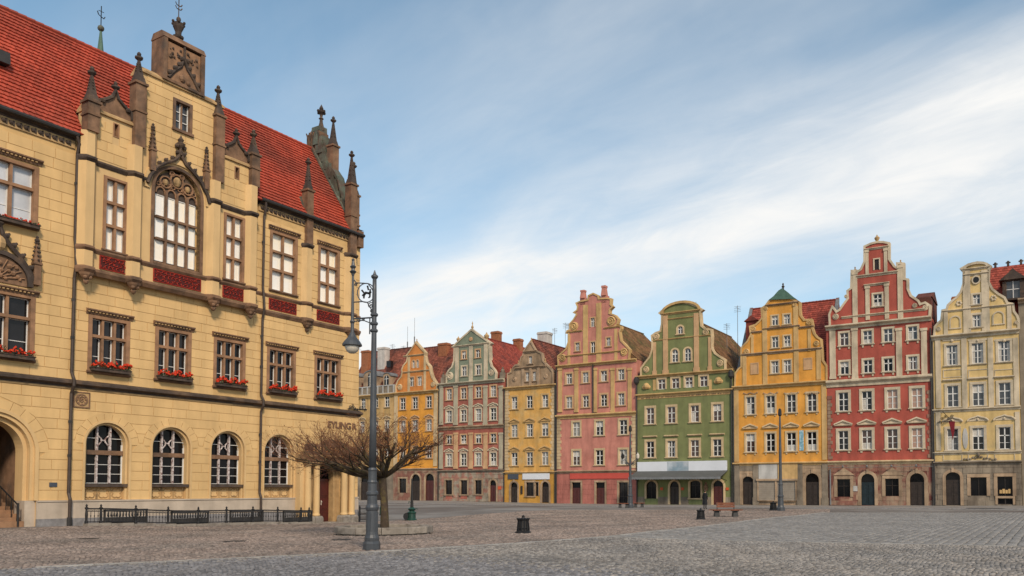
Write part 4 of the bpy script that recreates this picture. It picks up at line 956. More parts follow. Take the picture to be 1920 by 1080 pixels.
# cast iron area railing in front of the arched windows
FY = -1.75; ry = math.atan2(UL[1],UL[0])
def lpos(x, y): p = P0L+UL*x+np.array([-UL[1],UL[0],0])*y; return p
p0 = lpos(0,0); fence = thing('area_railing', 'black cast-iron railing on a stone kerb along the town hall front', 'railing', tuple(p0), ry)
fx0, fx1 = 1.35, 14.3
def fz(x, y=FY): p = lpos(x,y); return gzf(p[0],p[1])
n = 12
for i in range(n):
    a, b = fx0+(fx1-fx0)*i/n, fx0+(fx1-fx0)*(i+1)/n; zt = fz((a+b)/2); MB().box(a+.01,b-.01,FY-.22,FY+.2,zt-.4,zt+.13).build('kerb_stone', 'planter_stone', fence)
for i, x in enumerate([1.4,2.05]+[2.05+1.65*k for k in range(1,8)]+[14.2]):
    z = fz(x); m = MB(); m.lathe(x,FY,[(.08,z+.12),(.08,z+.22),(.05,z+.26),(.065,z+.5),(.045,z+.76),(.08,z+.80),(.08,z+.85),(.03,z+.88),(.055,z+.94),(.01,z+1.02)],8); m.build('post', 'iron', fence)
for dz, r in ((.19,.022),(.68,.018),(.80,.03)):
    m = MB(); m.tube([(fx0+(fx1-fx0)*k/12,FY,fz(fx0+(fx1-fx0)*k/12)+dz) for k in range(13)], r, 5); m.build('rail', 'iron', fence)
m = MB(); x = fx0+.08
while x < fx1:
    z = fz(x); m.tube([(x,FY,z+.16),(x,FY,z+.8)], .013, 4); m.ball(x,FY,z+.46,.032,5,3,1.5); m.tube([(x+.08+.04*math.cos(t),FY,z+.74+.04*math.sin(t)) for t in np.linspace(0,2*PI,6)], .010, 3); x += .165
m.build('bars', 'iron', fence, kind='stuff')
for c in AC:
    z = fz(c); m = MB(); m.box(c-1.0,c+1.0,FY+.03,FY+.07,z+.13,z+.42); m.box(c-1.04,c+1.04,FY-.02,FY+.09,z+.70,z+.80); m.box(c-1.04,c-.98,FY-.02,FY+.09,z+.13,z+.8).box(c+.98,c+1.04,FY-.02,FY+.09,z+.13,z+.8)
    cv = m.build('light_well_panel', 'gutter', fence); m = MB()
    for k in range(15): m.lathe(c-1.0+k*.143,FY+.02,[(.015,z+.43),(.045,z+.52),(.03,z+.61),(.015,z+.70)],5)
    m.build('spindles', 'iron', cv, kind='stuff')
m = MB(); m.box(1.3,14.5,FY+.1,-.2,-1.2,-.35); m.build('area_floor', 'stone_dark', fence)
f2 = thing('corner_railing', 'short black iron railing beside the right-hand column pair', 'railing', tuple(p0), ry); z = fz(20,-.4)
for x in (19.35,20.3): m = MB(); m.lathe(x,-.6,[(.06,z),(.05,z+.9),(.08,z+.95),(.01,z+1.1)],6); m.build('post', 'iron', f2)
for dz in (.15,.85): MB().tube([(19.35,-.6,z+dz),(20.3,-.6,z+dz)], .025, 5).build('rail', 'iron', f2)
m = MB()
for k in range(8): m.tube([(19.45+k*.11,-.6,z+.1),(19.45+k*.11,-.6,z+.9)], .018, 4); m.ball(19.45+k*.11,-.6,z+.5,.045,5,3)
m.build('bars', 'iron', f2, kind='stuff')
# ------------------------------------------------------------------ the row of houses
ROT = math.atan2(UR[1],UR[0])
class House:
    def __init__(s, name, label, xl, xr, ycor, wallmat, base=945, grp='gabled houses in a row along the square'):
        s.u0 = R(xl,base)[0]+.008; s.u1 = R(xr,base)[0]-.008; s.W = s.u1-s.u0; P = P0R+UR*s.u0; s.mid = P0R+UR*(s.u0+s.u1)/2
        s.zb = gzf(s.mid[0],s.mid[1]); s.root = thing(name, label, 'house', (P[0],P[1],s.zb), ROT, grp)
        s.zc = s.Z(xl,ycor); s.wm = wallmat; s.holes = []; s.gholes = []; s.extra = []
    def X(s, px, py=800, back=0.): return R(px,py,back)[0]-s.u0
    def Z(s, px, py, back=0.): return R(px,py,back)[1]-s.zb
    def XZ(s, px, py): u, z = R(px,py); return (u-s.u0, z-s.zb)
    def part(s, mb, name, mat, parent=None, **k): return mb.build(name, mat, parent or s.root, **k)
    def row(s, cxs, yt, yb, wpx, trim='t_cream', fw=.17, ped=None, sill=True, glass=None, gable=False, shape='rect', sash='sash_white', bars=3, ped2=None, hoodz=.0, apron=None, name='window', proj=.07, rise=None):
        zt, z0 = s.Z(cxs[0],yt), s.Z(cxs[0],yb); us = [s.X(c,(yt+yb)/2) for c in cxs]
        ws = [s.X(c+wpx/2,yb)-s.X(c-wpx/2,yb) for c in cxs]; w = sum(ws)/len(ws); h = zt-z0; hw_ = w/2; first = None; pm = None
        for i, u in enumerate(us):
            if shape == 'arch':
                r_ = rise or hw_; pol = arch(u,hw_,z0,zt-r_,10,r_)
            else: pol = rect(u-hw_,u+hw_,z0,zt)
            (s.gholes if gable else s.holes).append(pol)
            if first is None:
                m = MB()
                if shape == 'arch': arcring(m,0,h-r_,hw_-.01,hw_+fw,-proj,.1,0,10,r_-.01,r_+fw)
                else: m.box(-hw_-fw,-hw_+.01,-proj,.1,0,h).box(hw_-.01,hw_+fw,-proj,.1,0,h).box(-hw_-fw,hw_+fw,-proj-.01,.1,h-.01,h+fw)
                if sill: m.xprism([(.1,-.16),(-.10,-.16),(-.16,-.08),(-.16,-.01),(.1,.02)], -hw_-fw-.08, hw_+fw+.08)
                if apron: m.box(-hw_-fw*.6,-hw_+.06,-proj,0,-.16-apron,-.16).box(hw_-.06,hw_+fw*.6,-proj,0,-.16-apron,-.16)
                first = s.part(m, name, trim, loc=(u,0,z0))
                t = .075; m = MB(); y0, y1 = .10, .15; tr = .62*h
                m.box(-hw_,-hw_+t,y0,y1,0,h if shape == 'rect' else h-r_).box(hw_-t,hw_,y0,y1,0,h if shape == 'rect' else h-r_).box(-hw_,hw_,y0,y1,0,t)
                if shape == 'rect': m.box(-hw_,hw_,y0,y1,h-t,h)
                else: arcring(m,0,h-r_,hw_-t,hw_,y0,y1,None,10,r_-t,r_)
                m.box(-.055,.055,y0-.02,y1,0,h-.01)
                if h > .9: m.box(-hw_,hw_,y0-.02,y1,tr-.05,tr+.05)
                if bars and h > 1.5: m.box(-hw_,hw_,y0+.01,y1,tr*.48-.018,tr*.48+.018)
                s.part(m, 'sash', sash, first)
                m = MB()
                if shape == 'arch': m.prism(arch(0,hw_,0,h-r_,10,r_), .14, .17)
                else: m.box(-hw_,hw_,.14,.17,0,h)
                pane = s.part(m, 'pane', 'glass_dark', first); cur = first
                if ped:
                    m = MB(); pw = hw_+fw+.14; pz = h+fw+hoodz; pm_ = trim
                    if ped == 'hood': m.xprism([(0,pz),(-.08,pz),(-.22,pz+.10),(-.22,pz+.18),(0,pz+.22)], -pw, pw)
                    elif ped == 'tri':
                        m.xprism([(0,pz),(-.08,pz),(-.20,pz+.07),(-.20,pz+.13),(0,pz+.15)], -pw, pw); ph = pw*.42
                        for sg in (-1,1): m.add([(sg*(pw+.06),-.22,pz+.13),(0,-.22,pz+.13+ph),(0,-.22,pz+.29+ph),(sg*(pw+.06),-.22,pz+.27),(sg*(pw+.06),0,pz+.13),(0,0,pz+.13+ph),(0,0,pz+.29+ph),(sg*(pw+.06),0,pz+.27)], [(0,1,2,3),(3,2,6,7),(0,4,5,1),(0,3,7,4)])
                        m.prism([(-pw,pz+.13),(pw,pz+.13),(0,pz+.13+ph)], -.06, 0)
                    elif ped == 'seg':
                        pts = [(pw*1.05*math.cos(t_),pz+.10+pw*.45*math.sin(t_)) for t_ in np.linspace(PI,0,11)]; pts = [(x,z+(.10 if abs(x) < pw*.3 else 0)) for x, z in pts]
                        m.tube([(x,-.12,z) for x, z in pts], .085, 5); m.prism([(-pw,pz+.1)]+[(x*.9,z) for x,z in pts]+[(pw,pz+.1)], -.05, 0); m.ball(0,-.08,pz+.28,.12,6,4)
                    s.part(m, 'pediment', ped2 or trim, first)
            else:
                cur = copy_tree(first, s.root, (u,0,z0))
                for c_ in [c for c in cur.children if c.name.startswith('curtain')]: bpy.data.objects.remove(c_)
                pane = [c for c in cur.children if c.name.startswith('pane')][0]
            g = glass[i%len(glass)] if isinstance(glass, (list,tuple)) else glass
            g = g or random.choice(['glass_dark','glass_dark','glass_black','glass_grey','glass_brown','glass_curtain'])
            rr_ = random.random()
            if g in ('glass_dark','glass_black','glass_grey','glass_brown') and w > .55 and rr_ < .55:
                m = MB()
                if rr_ < .22: m.box(-hw_+.06,-hw_*.45,.132,.138,.05,h*.9).box(hw_*.5,hw_-.06,.132,.138,.05,h*.9)
                elif rr_ < .36: m.box(-hw_+.06,hw_-.06,.132,.138,h*.62,h*.93 if shape == 'rect' else h-r_)
                elif rr_ < .46: m.box(-hw_+.06,hw_-.06,.132,.138,.05,h*.34)
                else: m.box(-hw_+.06,-.04,.132,.138,.05,h*.58)
                s.part(m, 'curtain', 'curtain', cur)
            for sl_ in pane.material_slots: sl_.link = 'OBJECT'; sl_.material = MT[g]
        return first
    def door(s, cx, yt, wpx, yb=None, shape='arch', trim='t_sand', leaf='wood_dark', glass=None, fw=.22, proj=.08, rise=None, dtop=.72, base=0.02, name='door', sill=None):
        zt = s.Z(cx,yt); u = s.X(cx,940); w = s.X(cx+wpx/2,940)-s.X(cx-wpx/2,940); hw_ = w/2; z0 = base if yb is None else s.Z(cx,yb); r_ = rise or hw_
        s.holes.append(arch(u,hw_,z0,zt-r_,12,r_) if shape == 'arch' else rect(u-hw_,u+hw_,z0,zt)); m = MB()
        if shape == 'arch': arcring(m,u,zt-r_,hw_-.02,hw_+fw,-proj,.12,z0,12,r_-.02,r_+fw); m.box(u-.12,u+.12,-proj-.08,0,zt-.02,zt+fw+.14)
        else: m.box(u-hw_-fw,u-hw_+.02,-proj,.12,z0,zt).box(u+hw_-.02,u+hw_+fw,-proj,.12,z0,zt).box(u-hw_-fw,u+hw_+fw,-proj-.02,.12,zt-.02,zt+fw)
        if sill: m.box(u-hw_-fw-.05,u+hw_+fw+.05,-.16,.1,z0-.16,z0)
        o = s.part(m, name, trim); zd = z0+(zt-z0)*dtop
        m = MB().prism(arch(u,hw_,z0,zt-r_,12,r_) if shape == 'arch' else rect(u-hw_,u+hw_,z0,zt), .19, .2); s.part(m, 'fanlight', glass or 'glass_black', o)
        if leaf:
            m = MB(); m.box(u-hw_,u-.012,.12,.18,z0,zd).box(u+.012,u+hw_,.12,.18,z0,zd).box(u-hw_,u+hw_,.10,.18,zd,zd+.09)
            for sg in (-1,1):
                for k in range(2):
                    a, b = z0+.15+(zd-z0)*.45*k, z0+(zd-z0)*(.42+.5*k); xc = u+sg*hw_*.5; ribbon(m, rect(xc-hw_*.33,xc+hw_*.33,a,b), .04, .095, .12, 0, True)
            s.part(m, 'door_leaf', leaf, o)
        else:
            m = MB(); m.box(u-.03,u+.03,.13,.18,z0,zt-.05).box(u-hw_,u+hw_,.13,.18,zd-.03,zd+.03).box(u-hw_,u-hw_+.06,.13,.18,z0,zt-(r_ if shape=='arch' else 0)).box(u+hw_-.06,u+hw_,.13,.18,z0,zt-(r_ if shape=='arch' else 0)); s.part(m, 'glazing_bars', 'wood_dark', o)
        return o
    def cornice(s, px, py, h=.45, d=.4, mat='t_cream', x0=0., x1=None, name='cornice'):
        z = s.Z(px,py); m = MB(); cornice(m, x0-.04, (s.W if x1 is None else x1)+.04, z, h, d); return s.part(m, name, mat)
    def pil(s, px, y0, y1, wpx, mat='t_cream', d=.12, cap=True, x=None):
        u = s.X(px,(y0+y1)/2) if x is None else x; w = (s.X(px+wpx/2)-s.X(px-wpx/2))/2; zb, zt = s.Z(px,y1), s.Z(px,y0); m = MB(); u = min(max(u,w+.05),s.W-w-.05) if x is None else u
        m.box(u-w,u+w,-d,0,zb,zt)
        if cap: m.box(u-w-.06,u+w+.06,-d-.06,0,zt-.30,zt-.02).box(u-w-.04,u+w+.04,-d-.04,0,zb+.0,zb+.3)
        return s.part(m, 'pilaster', mat)
    def band(s, x0, x1, y0, y1, mat, d=.04, name='band', pxl=None):
        z1, z0 = s.Z(pxl or x0,y0), s.Z(pxl or x0,y1); return s.part(MB().box(s.X(x0,y0),s.X(x1,y0),-d,0,z0,z1), name, mat)
    def gable(s, pts, mat, cop='t_cream', cw=.20, vol=(), fin=(), th=.45, y=0.0, copname='gable_coping', closed_base=None):
        poly = [s.XZ(*p) for p in pts]; zc = s.zc-.12; poly = [(min(max(x,.03),s.W-.03),max(z,zc)) for x,z in poly]
        out = [(poly[0][0],zc)]+[p for p in poly if p[1] > zc+.01]+[(poly[-1][0],zc)]; out = out[::-1]     # counter-clockwise seen from the square
        q = [out[0]]
        for p in out[1:]:
            if abs(p[0]-q[-1][0])+abs(p[1]-q[-1][1]) > .02: q.append(p)
        g = s.part(wall(MB(), q, s.gholes, y, .2, None), 'gable', mat); b = MB(); wall(b, q, [], y+th, .2); 
        n = len(q); base = len(b.v); b.v += [(x,y+.002,z) for x,z in q]+[(x,y+th,z) for x,z in q]; b.f += [(base+i,base+(i+1)%n,base+n+(i+1)%n,base+n+i) for i in range(n)]
        s.part(b, 'gable_back', mat, g)
        m = MB(); ribbon(m, q, cw, y-.10, y+th+.05, .06); s.part(m, copname, cop, g)
        for (px, py, rp, hand) in vol:
            cx, cz = s.XZ(px,py); r = abs(s.X(px+rp,py)-s.X(px,py)); m = MB(); m.lathe(0,0,[(r,0),(r*.98,.05),(r*.9,.1)],14); m.v = [(cx+a,y-c,cz+b_) for a,b_,c in m.v]; spiral(m,cx,cz,r*.85,hand,y-.12,1.7,0.,r*.15); s.part(m, 'volute', cop, g)
        for (px, py, ptop, kind) in fin:
            cx, cz = s.XZ(px,py); zt = s.Z(px,ptop); h = zt-cz; m = MB(); yy = y+th*.4
            if kind == 'urn': m.lathe(cx,yy,[(h*.16,cz-.1),(h*.12,cz+h*.2),(h*.26,cz+h*.45),(h*.30,cz+h*.6),(h*.14,cz+h*.75),(h*.08,cz+h*.85),(.01,zt)],8)
            elif kind == 'obelisk': w = .42; m.box(cx-w,cx+w,y,y+.8,cz-.4,cz+h*.3).frus(cx,yy,cz+h*.3,cz+h*.85,w*.85,w*.85,w*.6,w*.6).box(cx-w*.75,cx+w*.75,yy-w*.75,yy+w*.75,cz+h*.85,zt)
            else: m.lathe(cx,yy,[(.16,cz-.1),(.12,cz+h*.2),(.2,cz+h*.35),(.1,cz+h*.5),(.04,cz+h*.6),(.1,cz+h*.75),(.01,zt)],8)
            s.part(m, 'finial', 'stone_ochre' if kind != 'obelisk' else 'h_pink', g)
        s.g = g; return g
    def roof_perp(s, mat, rx, zr, D=13., ze=None, y0=.25):
        ze = (s.zc if ze is None else ze)-.05; m = MB(); dk = MB()
        for a, b in ((0.,rx),(s.W,rx)):
            V = Vector((b-a,0,zr-ze)); tiles(m,(a,y0,ze),(0,1,0),V,D-y0,V.length,.26,.33,.05)
        o = s.part(m, 'roof_tiles', mat, kind='stuff'); dk.add([(0,y0,ze-.04),(rx,y0,zr-.04),(s.W,y0,ze-.04),(0,D,ze-.04),(rx,D,zr-.04),(s.W,D,ze-.04)], [(0,1,4,3),(1,2,5,4),(0,2,1),(3,4,5)]); rf_ = s.part(dk, 'roof', mat)
        m = MB(); n = int((D-y0)/.42)
        for i in range(n): m.tube([(rx,y0+i*.42,zr+.02),(rx,y0+i*.42+.45,zr+.05)], .13, 6)
        s.part(m, 'ridge_tiles', mat, rf_, kind='stuff'); s.box(D); return rf_
    def roof_para(s, mat, zr, yr=5.5, ze=None, x0=0., x1=None, D=11., y0=.3, verge=None):
        ze = (s.zc if ze is None else ze)-.02; x1 = s.W if x1 is None else x1; m = MB(); V = Vector((0,yr-y0,zr-ze)); tiles(m,(x0,y0,ze),(1,0,0),V,x1-x0,V.length,.26,.33,.05); s.part(m, 'roof_tiles', mat, kind='stuff')
        dk = MB(); dk.add([(x0,y0,ze-.04),(x0,yr,zr-.04),(x0,D,ze-.04),(x1,y0,ze-.04),(x1,yr,zr-.04),(x1,D,ze-.04)], [(0,3,4,1),(1,4,5,2),(0,1,2),(3,5,4)]); rf_ = s.part(dk, 'roof', mat)
        m = MB(); n = int((x1-x0)/.42)
        for i in range(n): m.tube([(x0+i*.42,yr,zr+.02),(x0+i*.42+.45,yr,zr+.05)], .13, 6)
        s.part(m, 'ridge_tiles', mat, rf_, kind='stuff')
        if verge:
            for x in verge: s.part(MB().add([(x-.2,y0,ze-.3),(x+.2,y0,ze-.3),(x+.2,yr,zr+.25),(x-.2,yr,zr+.25),(x-.2,y0,ze+.25),(x+.2,y0,ze+.25),(x-.2,yr,zr-.3),(x+.2,yr,zr-.3)], [(0,1,5,4),(4,5,2,3),(0,4,3,6),(1,7,2,5)]), 'verge', 'lead', rf_)
        s.box(D); return rf_
    def box(s, D):
        m = MB(); m.box(0,.25,.02,D,-.6,s.zc-.1).box(s.W-.25,s.W,.02,D,-.6,s.zc-.1).box(.25,s.W-.25,D-.2,D,-.6,s.zc-.1); s.part(m, 'party_walls', s.wm)
    def chimney(s, px, yt, yb, wpx, back, mat='chimney_brick', d=.7):
        x0, x1 = s.X(px-wpx/2,yb,back), s.X(px+wpx/2,yb,back); z1, z0 = s.Z(px,yt,back), s.Z(px,yb,back)-1.5; m = MB(); m.box(x0,x1,back,back+d,z0,z1-.15).box(x0-.08,x1+.08,back-.08,back+d+.08,z1-.35,z1-.12).box(x0-.02,x1+.02,back-.02,back+d+.02,z1-.12,z1); return s.part(m, 'chimney', mat)
    def pipe(s, px, y0, y1, mat='gutter', x=None, hopper=False):
        u = s.X(px,y1) if x is None else x; zt = s.Z(px,y0); m = MB(); m.tube([(u,-.2,zt),(u,-.16,zt-.4),(u,-.16,s.Z(px,y1) if y1 < 940 else .05)], .085, 6)
        if hopper: m.lathe(u,-.2,[(.12,zt-.5),(.34,zt-.2),(.36,zt+.3),(.2,zt+.5)],8)
        return s.part(m, 'downpipe', mat)
    def quoins(s, x0, x1, y0, y1, mat, side, pxl):
        zt, zb = s.Z(pxl,y0), s.Z(pxl,y1); m = MB(); n = max(int((zt-zb)/.42),1); h = (zt-zb)/n
        for i in range(n):
            w = x1-x0-(.18 if i%2 else 0); a = x0 if side < 0 else x1-w; m.box(a,a+w,-.06,0,zb+i*h+.02,zb+(i+1)*h-.02)
        return s.part(m, 'quoins', mat, kind='stuff')
    def stonework(s, y0, mat, pxl, seed=1, h=.5):
        rr = random.Random(seed); zt = s.Z(pxl,y0); m = MB(); n = max(int(zt/h),1); hh = zt/n
        bad = [(min(p[0] for p in q)-.24,max(p[0] for p in q)+.24,min(p[1] for p in q)-.2,max(p[1] for p in q)+.24) for q in s.holes]
        for j in range(n):
            x = .02+(.3 if j%2 else 0)
            while x < s.W-.1:
                w = rr.uniform(.6,1.2); a, b = x, min(x+w,s.W-.02)
                for q in bad:
                    if q[2] < (j+.5)*hh < q[3]:
                        if a >= q[0] and a < q[1]: a = q[1]
                        if b > q[0] and b <= q[1]: b = q[0]
                        if a < q[0] and b > q[1]: b = q[0]
                if b-a > .15: m.box(a+.01,b-.01,-.035-rr.uniform(0,.015),0,j*hh+.012,(j+1)*hh-.012)
                x += w
        return s.part(m, 'stone_facing', mat, kind='stuff')
    def finish(s, matlow=None, ylow=None, pxl=None):
        z1 = s.zc-.1
        if matlow:
            zl = s.Z(pxl,ylow); up = [h for h in s.holes if min(p[1] for p in h) > zl-.05]; lo = [h for h in s.holes if h not in up]
            s.part(wall(MB(), rect(0,s.W,zl,z1), up, 0, .22), 'wall', s.wm); s.part(wall(MB(), rect(0,s.W,-.6,zl), lo, 0, .22), 'ground_floor_wall', matlow)
        else: s.part(wall(MB(), rect(0,s.W,-.6,z1), s.holes, 0, .22), 'wall', s.wm)
        m = MB(); m.box(.25,s.W-.25,.3,.34,-.6,z1); s.part(m, 'inner_wall', 'wood_dark')
def antenna(h, px, yt, yb, back, kind=0):
    x = h.X(px,yb,back); z1, z0 = h.Z(px,yt,back), h.Z(px,yb,back)-(6. if kind == 0 else 2.5); m = MB(); m.tube([(x,back,z0),(x,back,z1)], .035, 4)
    if kind == 0:
        for i in range(4): m.tube([(x-.45,back,z1-.12-i*.22),(x+.45,back,z1-.12-i*.22)], .02, 3)
        m.tube([(x,back-.7,z1-.3),(x,back+.7,z1-.3)], .02, 3)
    elif kind == 1: m.tube([(x,back,z0),(x,back,z0+(z1-z0)*.6)], .10, 5)
    return h.part(m, 'antenna', 'lead')

# 0 — ochre house half hidden behind the town hall
h = House('ochre_house', 'ochre house with white attic parapet, partly hidden behind the town hall corner', 640, 737, 745, 'h_ochre')
h.row([653,681.5,705,726],747.5,768,8.5,'t_cream',.14); h.row([652,679.5,705,726],792,812,8.5,'t_cream',.14,'seg','t_ochre'); h.row([652,679,705,726],838,858,8.5,'t_cream',.14)
for c in (655,684,711): h.door(c,892,17,None,'arch','t_stone','wood_dark',fw=.25)
h.cornice(640,745,.5,.45,'t_ochre'); h.cornice(640,884,.3,.2,'t_stone',name='string_course')
for c in (668,694,716,734): h.pil(c,751,875,6,'t_ochre',.08,False)
m = MB(); z = h.zc; m.box(0,h.W,-.1,.1,z,z+.15).box(0,h.W,-.1,.1,z+1.2,z+1.35)
for k in range(int(h.W/1.1)+1): m.box(k*1.1-.12,k*1.1+.12,-.12,.12,z,z+1.35)
h.part(m, 'attic_parapet', 't_white'); m = MB(); m.box(0,h.W,-.02,.04,z+.1,z+1.2); h.part(m, 'parapet_panels', 't_stone')
h.roof_para('tile_brown', h.Z(720,658,5.5), 5.5)
for c, hw_ in ((697,1.5),(727.6,.75),(665,1.)):
    x = h.X(c,712,1.); z0 = z+.2; zt = h.Z(c,700,1.0) if hw_ < 1.2 else h.Z(c,696,1.); m = MB(); m.prism(arch(x,hw_,z0,zt-hw_*.6,8,hw_*.6), .7, 3.5); d_ = h.part(m, 'dormer', 't_sand'); m = MB(); arcring(m,x,zt-hw_*.6,hw_,hw_+.15,.6,3.5,None,8,hw_*.6,hw_*.6+.15); h.part(m, 'dormer_roof', 'lead', d_)
    m = MB(); m.prism(arch(x,.45,z0+.5,zt-.75,8,.4), .66, .7); h.part(m, 'pane', 'glass_dark', d_); m = MB(); m.box(x-.04,x+.04,.62,.66,z0+.5,zt-.4).box(x-.45,x+.45,.62,.66,zt-.95,zt-.87); h.part(m, 'sash', 'sash_white', d_)
h.chimney(714,651,690,13,3.2,'chimney_white',1.2); h.chimney(683,657,690,12,3.,'chimney_brick',1.2); m = MB(); x = h.X(731,683,2.6); zz1 = h.Z(731,683,2.6); m.box(x-.45,x+.45,2.3,2.9,zz1-.5,zz1+.5); h.part(m, 'skylight', 'glass_dark')
for px, yt in ((672,652),(690,655),(736,645)): antenna(h, px, yt, 662, 5.5)
h.finish('t_stone',884,640)

# 1 — amber house with orange curled gable
h = House('amber_house', 'narrow amber house with orange curled gable, behind the bare tree', 737, 822, 737, 'h_amber')
h.row([755.4,778.5,804.5],746.5,768,10,'t_peach',.16,apron=None); h.row([755.4,778.5,804.5],789,810,10,'t_peach',.16,'seg','t_sand'); h.row([755.4,778.5,804.5],838,860,10,'t_peach',.16)
h.row([772,787],707.5,724.5,8,'t_peach',.14,gable=True,sill=False); h.row([775.6,783],676,690,4.6,'t_peach',.13,gable=True,shape='arch',sill=False,bars=0)
h.door(755,897,14,924,'rect','t_sand',None,glass='glass_dark'); h.door(779.5,889,16.5,None,'arch','t_sand','wood_dark'); h.door(805.5,888,17,None,'arch','t_sand','wood_red')
h.cornice(737,737,.45,.45,'t_ochre'); h.cornice(737,879,.35,.25,'t_sand',name='string_course')
h.pil(741,742,874,7,'t_cream',.10,False); h.pil(817,736,874,7,'t_cream',.10,False)
h.gable([(743,733),(743,724),(747,714),(753,707),(755,697),(754,694),(757,686),(763,679),(765.6,668),(763,667),(772,655),(779.8,643),(788,652),(797,662),(796,667),(799,680),(805,687),(807,698),(810,708),(815,716),(819,722),(819,728)],'h_orange','t_cream',.16,[(750,726,4.5,-1),(812,721,4,1)],[(780,644,634.6,'ball')])
g = h.g
for y0, d in ((697,.1),(667,.12)):
    z = h.Z(760,y0); m = MB(); cornice(m,h.X(757,y0),h.X(806,y0) if y0 > 680 else h.X(797,y0),z,.22,.2); h.part(m, 'gable_moulding', 't_cream', g)
for c in (767,797): m = MB(); x = h.X(c,700); m.box(x-.22,x+.22,-.08,0,h.zc,h.Z(c,670)); h.part(m, 'pilaster', 't_cream', g)
h.roof_para('tile_brown', h.Z(790,654,5.5), 5.5); h.chimney(829,643,672,16,4.2,'chimney_brick',1.)
antenna(h, 764, 612, 655, 6., 1); antenna(h, 777, 596, 655, 6., 1); antenna(h,757,648,658,6.)
h.stonework(880,'t_rose',737,11); h.finish('t_rose',879,737)

# 2 — sage and rose house
h = House('sage_house', 'sage and rose house with triangular pediment gable and striped pilasters', 822, 945, 720, 'h_rose')
X4 = [842.4,869.3,897,925]
h.row(X4,729.5,750,10.5,'t_peach',.16); h.row(X4,770,792,10.5,'t_pale',.18,'seg','h_sage'); h.row(X4,816.5,833,10.5,'t_peach',.16); h.row(X4,851,874,10.5,'t_pale',.18,'seg','h_sage')
h.row([870,896],658.5,673,8,'t_peach',.16,gable=True); h.row([870.6,897],687,705,9,'t_pale',.18,gable=True)
for c in (841.5,870,897): h.door(c,900,13,927,'rect','t_sand',None,glass='glass_dark',sill=True)
h.door(924.5,900,12.5,None,'arch','t_sand','wood_red')
h.cornice(822,720,.5,.45,'h_sage'); h.cornice(822,801,.5,.35,'t_sand',name='string_course'); h.cornice(822,882,.35,.3,'t_stone',name='string_course')
for c in (826.5,855,883,910.5,939.5):
    h.pil(c,723,797,7.4,'h_sage',.13); h.pil(c,811,879,7.4,'h_sage' if c in (826.5,939.5) else 't_peach',.10)
h.gable([(838,712.4),(838,702),(842,695),(848,689),(852,677),(853,651),(850,650),(866,635),(884,619),(902,632),(919.5,644),(917,647),(918,676),(921,687),(927,694),(930,700),(929,707)],'h_sagegable','t_pale',.18,[(844,705,6,-1),(921,699,5,1)],[(884.3,619,602,'ball'),(858,643,630,'urn'),(911,639,622,'urn')])
g = h.g; z = h.Z(853,649); m = MB(); cornice(m,h.X(850,649),h.X(918,649),z,.28,.25); h.part(m, 'gable_moulding', 't_pale', g)
for c in (857,883,911): m = MB(); x = h.X(c,690); m.box(x-.32,x+.32,-.1,0,h.zc,z-.2); h.part(m, 'pilaster', 't_pale', g)
m = MB(); x, z = h.XZ(883,636); m.lathe(0,0,[(.32,0),(.3,.1),(.2,.12)],10); m.v = [(x+a,-c,z+b) for a,b,c in m.v]; h.part(m, 'roundel', 't_peach', g)
h.roof_perp('tile_rust', h.X(884,700), 24.05, 13.5); h.chimney(927,621,645,13,7.,'chimney_brick',1.); h.chimney(968,635,660,12,11.,'chimney_brick',1.)
m = MB()
for c in (830,941): x = h.X(c,712); m.box(x-.3,x+.3,-.1,.5,h.zc,h.zc+.9); m.ball(x,.2,h.zc+1.1,.3,8,5,1.2); m.ball(x,.2,h.zc+1.55,.14,6,4)
h.part(m, 'ball_piers', 't_stone'); h.pipe(822,722,945,x=.06)
for c in (842,870,898): m = MB(); m.box(h.X(c-6,933),h.X(c+6,933),-.05,0,.35,.85); h.part(m, 'apron_panel', 'h_rose')
m = MB(); m.box(h.X(934,915),h.X(940,915),-.08,-.04,h.Z(934,918),h.Z(934,912)); h.part(m, 'plaque', 'plaque_orange')
h.stonework(884,'t_patch',822,12); h.finish('t_stone',882,822)

# 3 — small gold house with brown gable
h = House('gold_house', 'small golden house with weathered brown stone gable', 945, 1043, 727, 'h_gold')
X3 = [964.7,993.3,1022.2]
h.row(X3,744,767,11,'t_ochre',.2); h.row(X3,796,820,12,'t_ochre',.2,'tri','t_sand'); h.row(X3,848.5,873,12,'t_ochre',.2,'tri','t_sand')
h.row([994.8],668,681.5,6.4,'t_sand',.16,gable=True); h.row([988.6,1002],698,715,6.4,'t_sand',.15,gable=True)
h.door(964,904,13.5,None,'arch','t_sand','wood_dark'); h.door(994,904,15,930,'rect','t_sand',None,sill=True,glass='glass_dark'); h.door(1007,904,6.5,930,'rect','t_sand',None,glass='glass_black',fw=.1); h.door(1022.7,903,14,None,'arch','t_sand','wood_dark')
h.cornice(945,727,.45,.4,'t_ochre'); h.cornice(945,885,.3,.25,'t_ochre',name='string_course')
h.gable([(952.5,722),(952.5,701),(959,699),(963,689),(967,685),(974,685),(978,670),(981,667),(983,658),(988,651),(995,641),(1000,650),(1005,658),(1015,663),(1017.5,677),(1024,684),(1030,690),(1036,697),(1036,713)],'h_brown','t_sand',.13,[(965,711,3.8,-1),(1024,706,3.8,1)],[(995,642,632,'ball'),(956,701,690,'ball'),(971,686,675,'ball'),(1021,682,671,'ball'),(1032,697,686,'ball')])
g = h.g
for y0, a, b in ((690,967,1024),(659,982,1007)): z = h.Z(a,y0); m = MB(); cornice(m,h.X(a,y0),h.X(b,y0),z,.26,.28); h.part(m, 'gable_moulding', 't_sand', g)
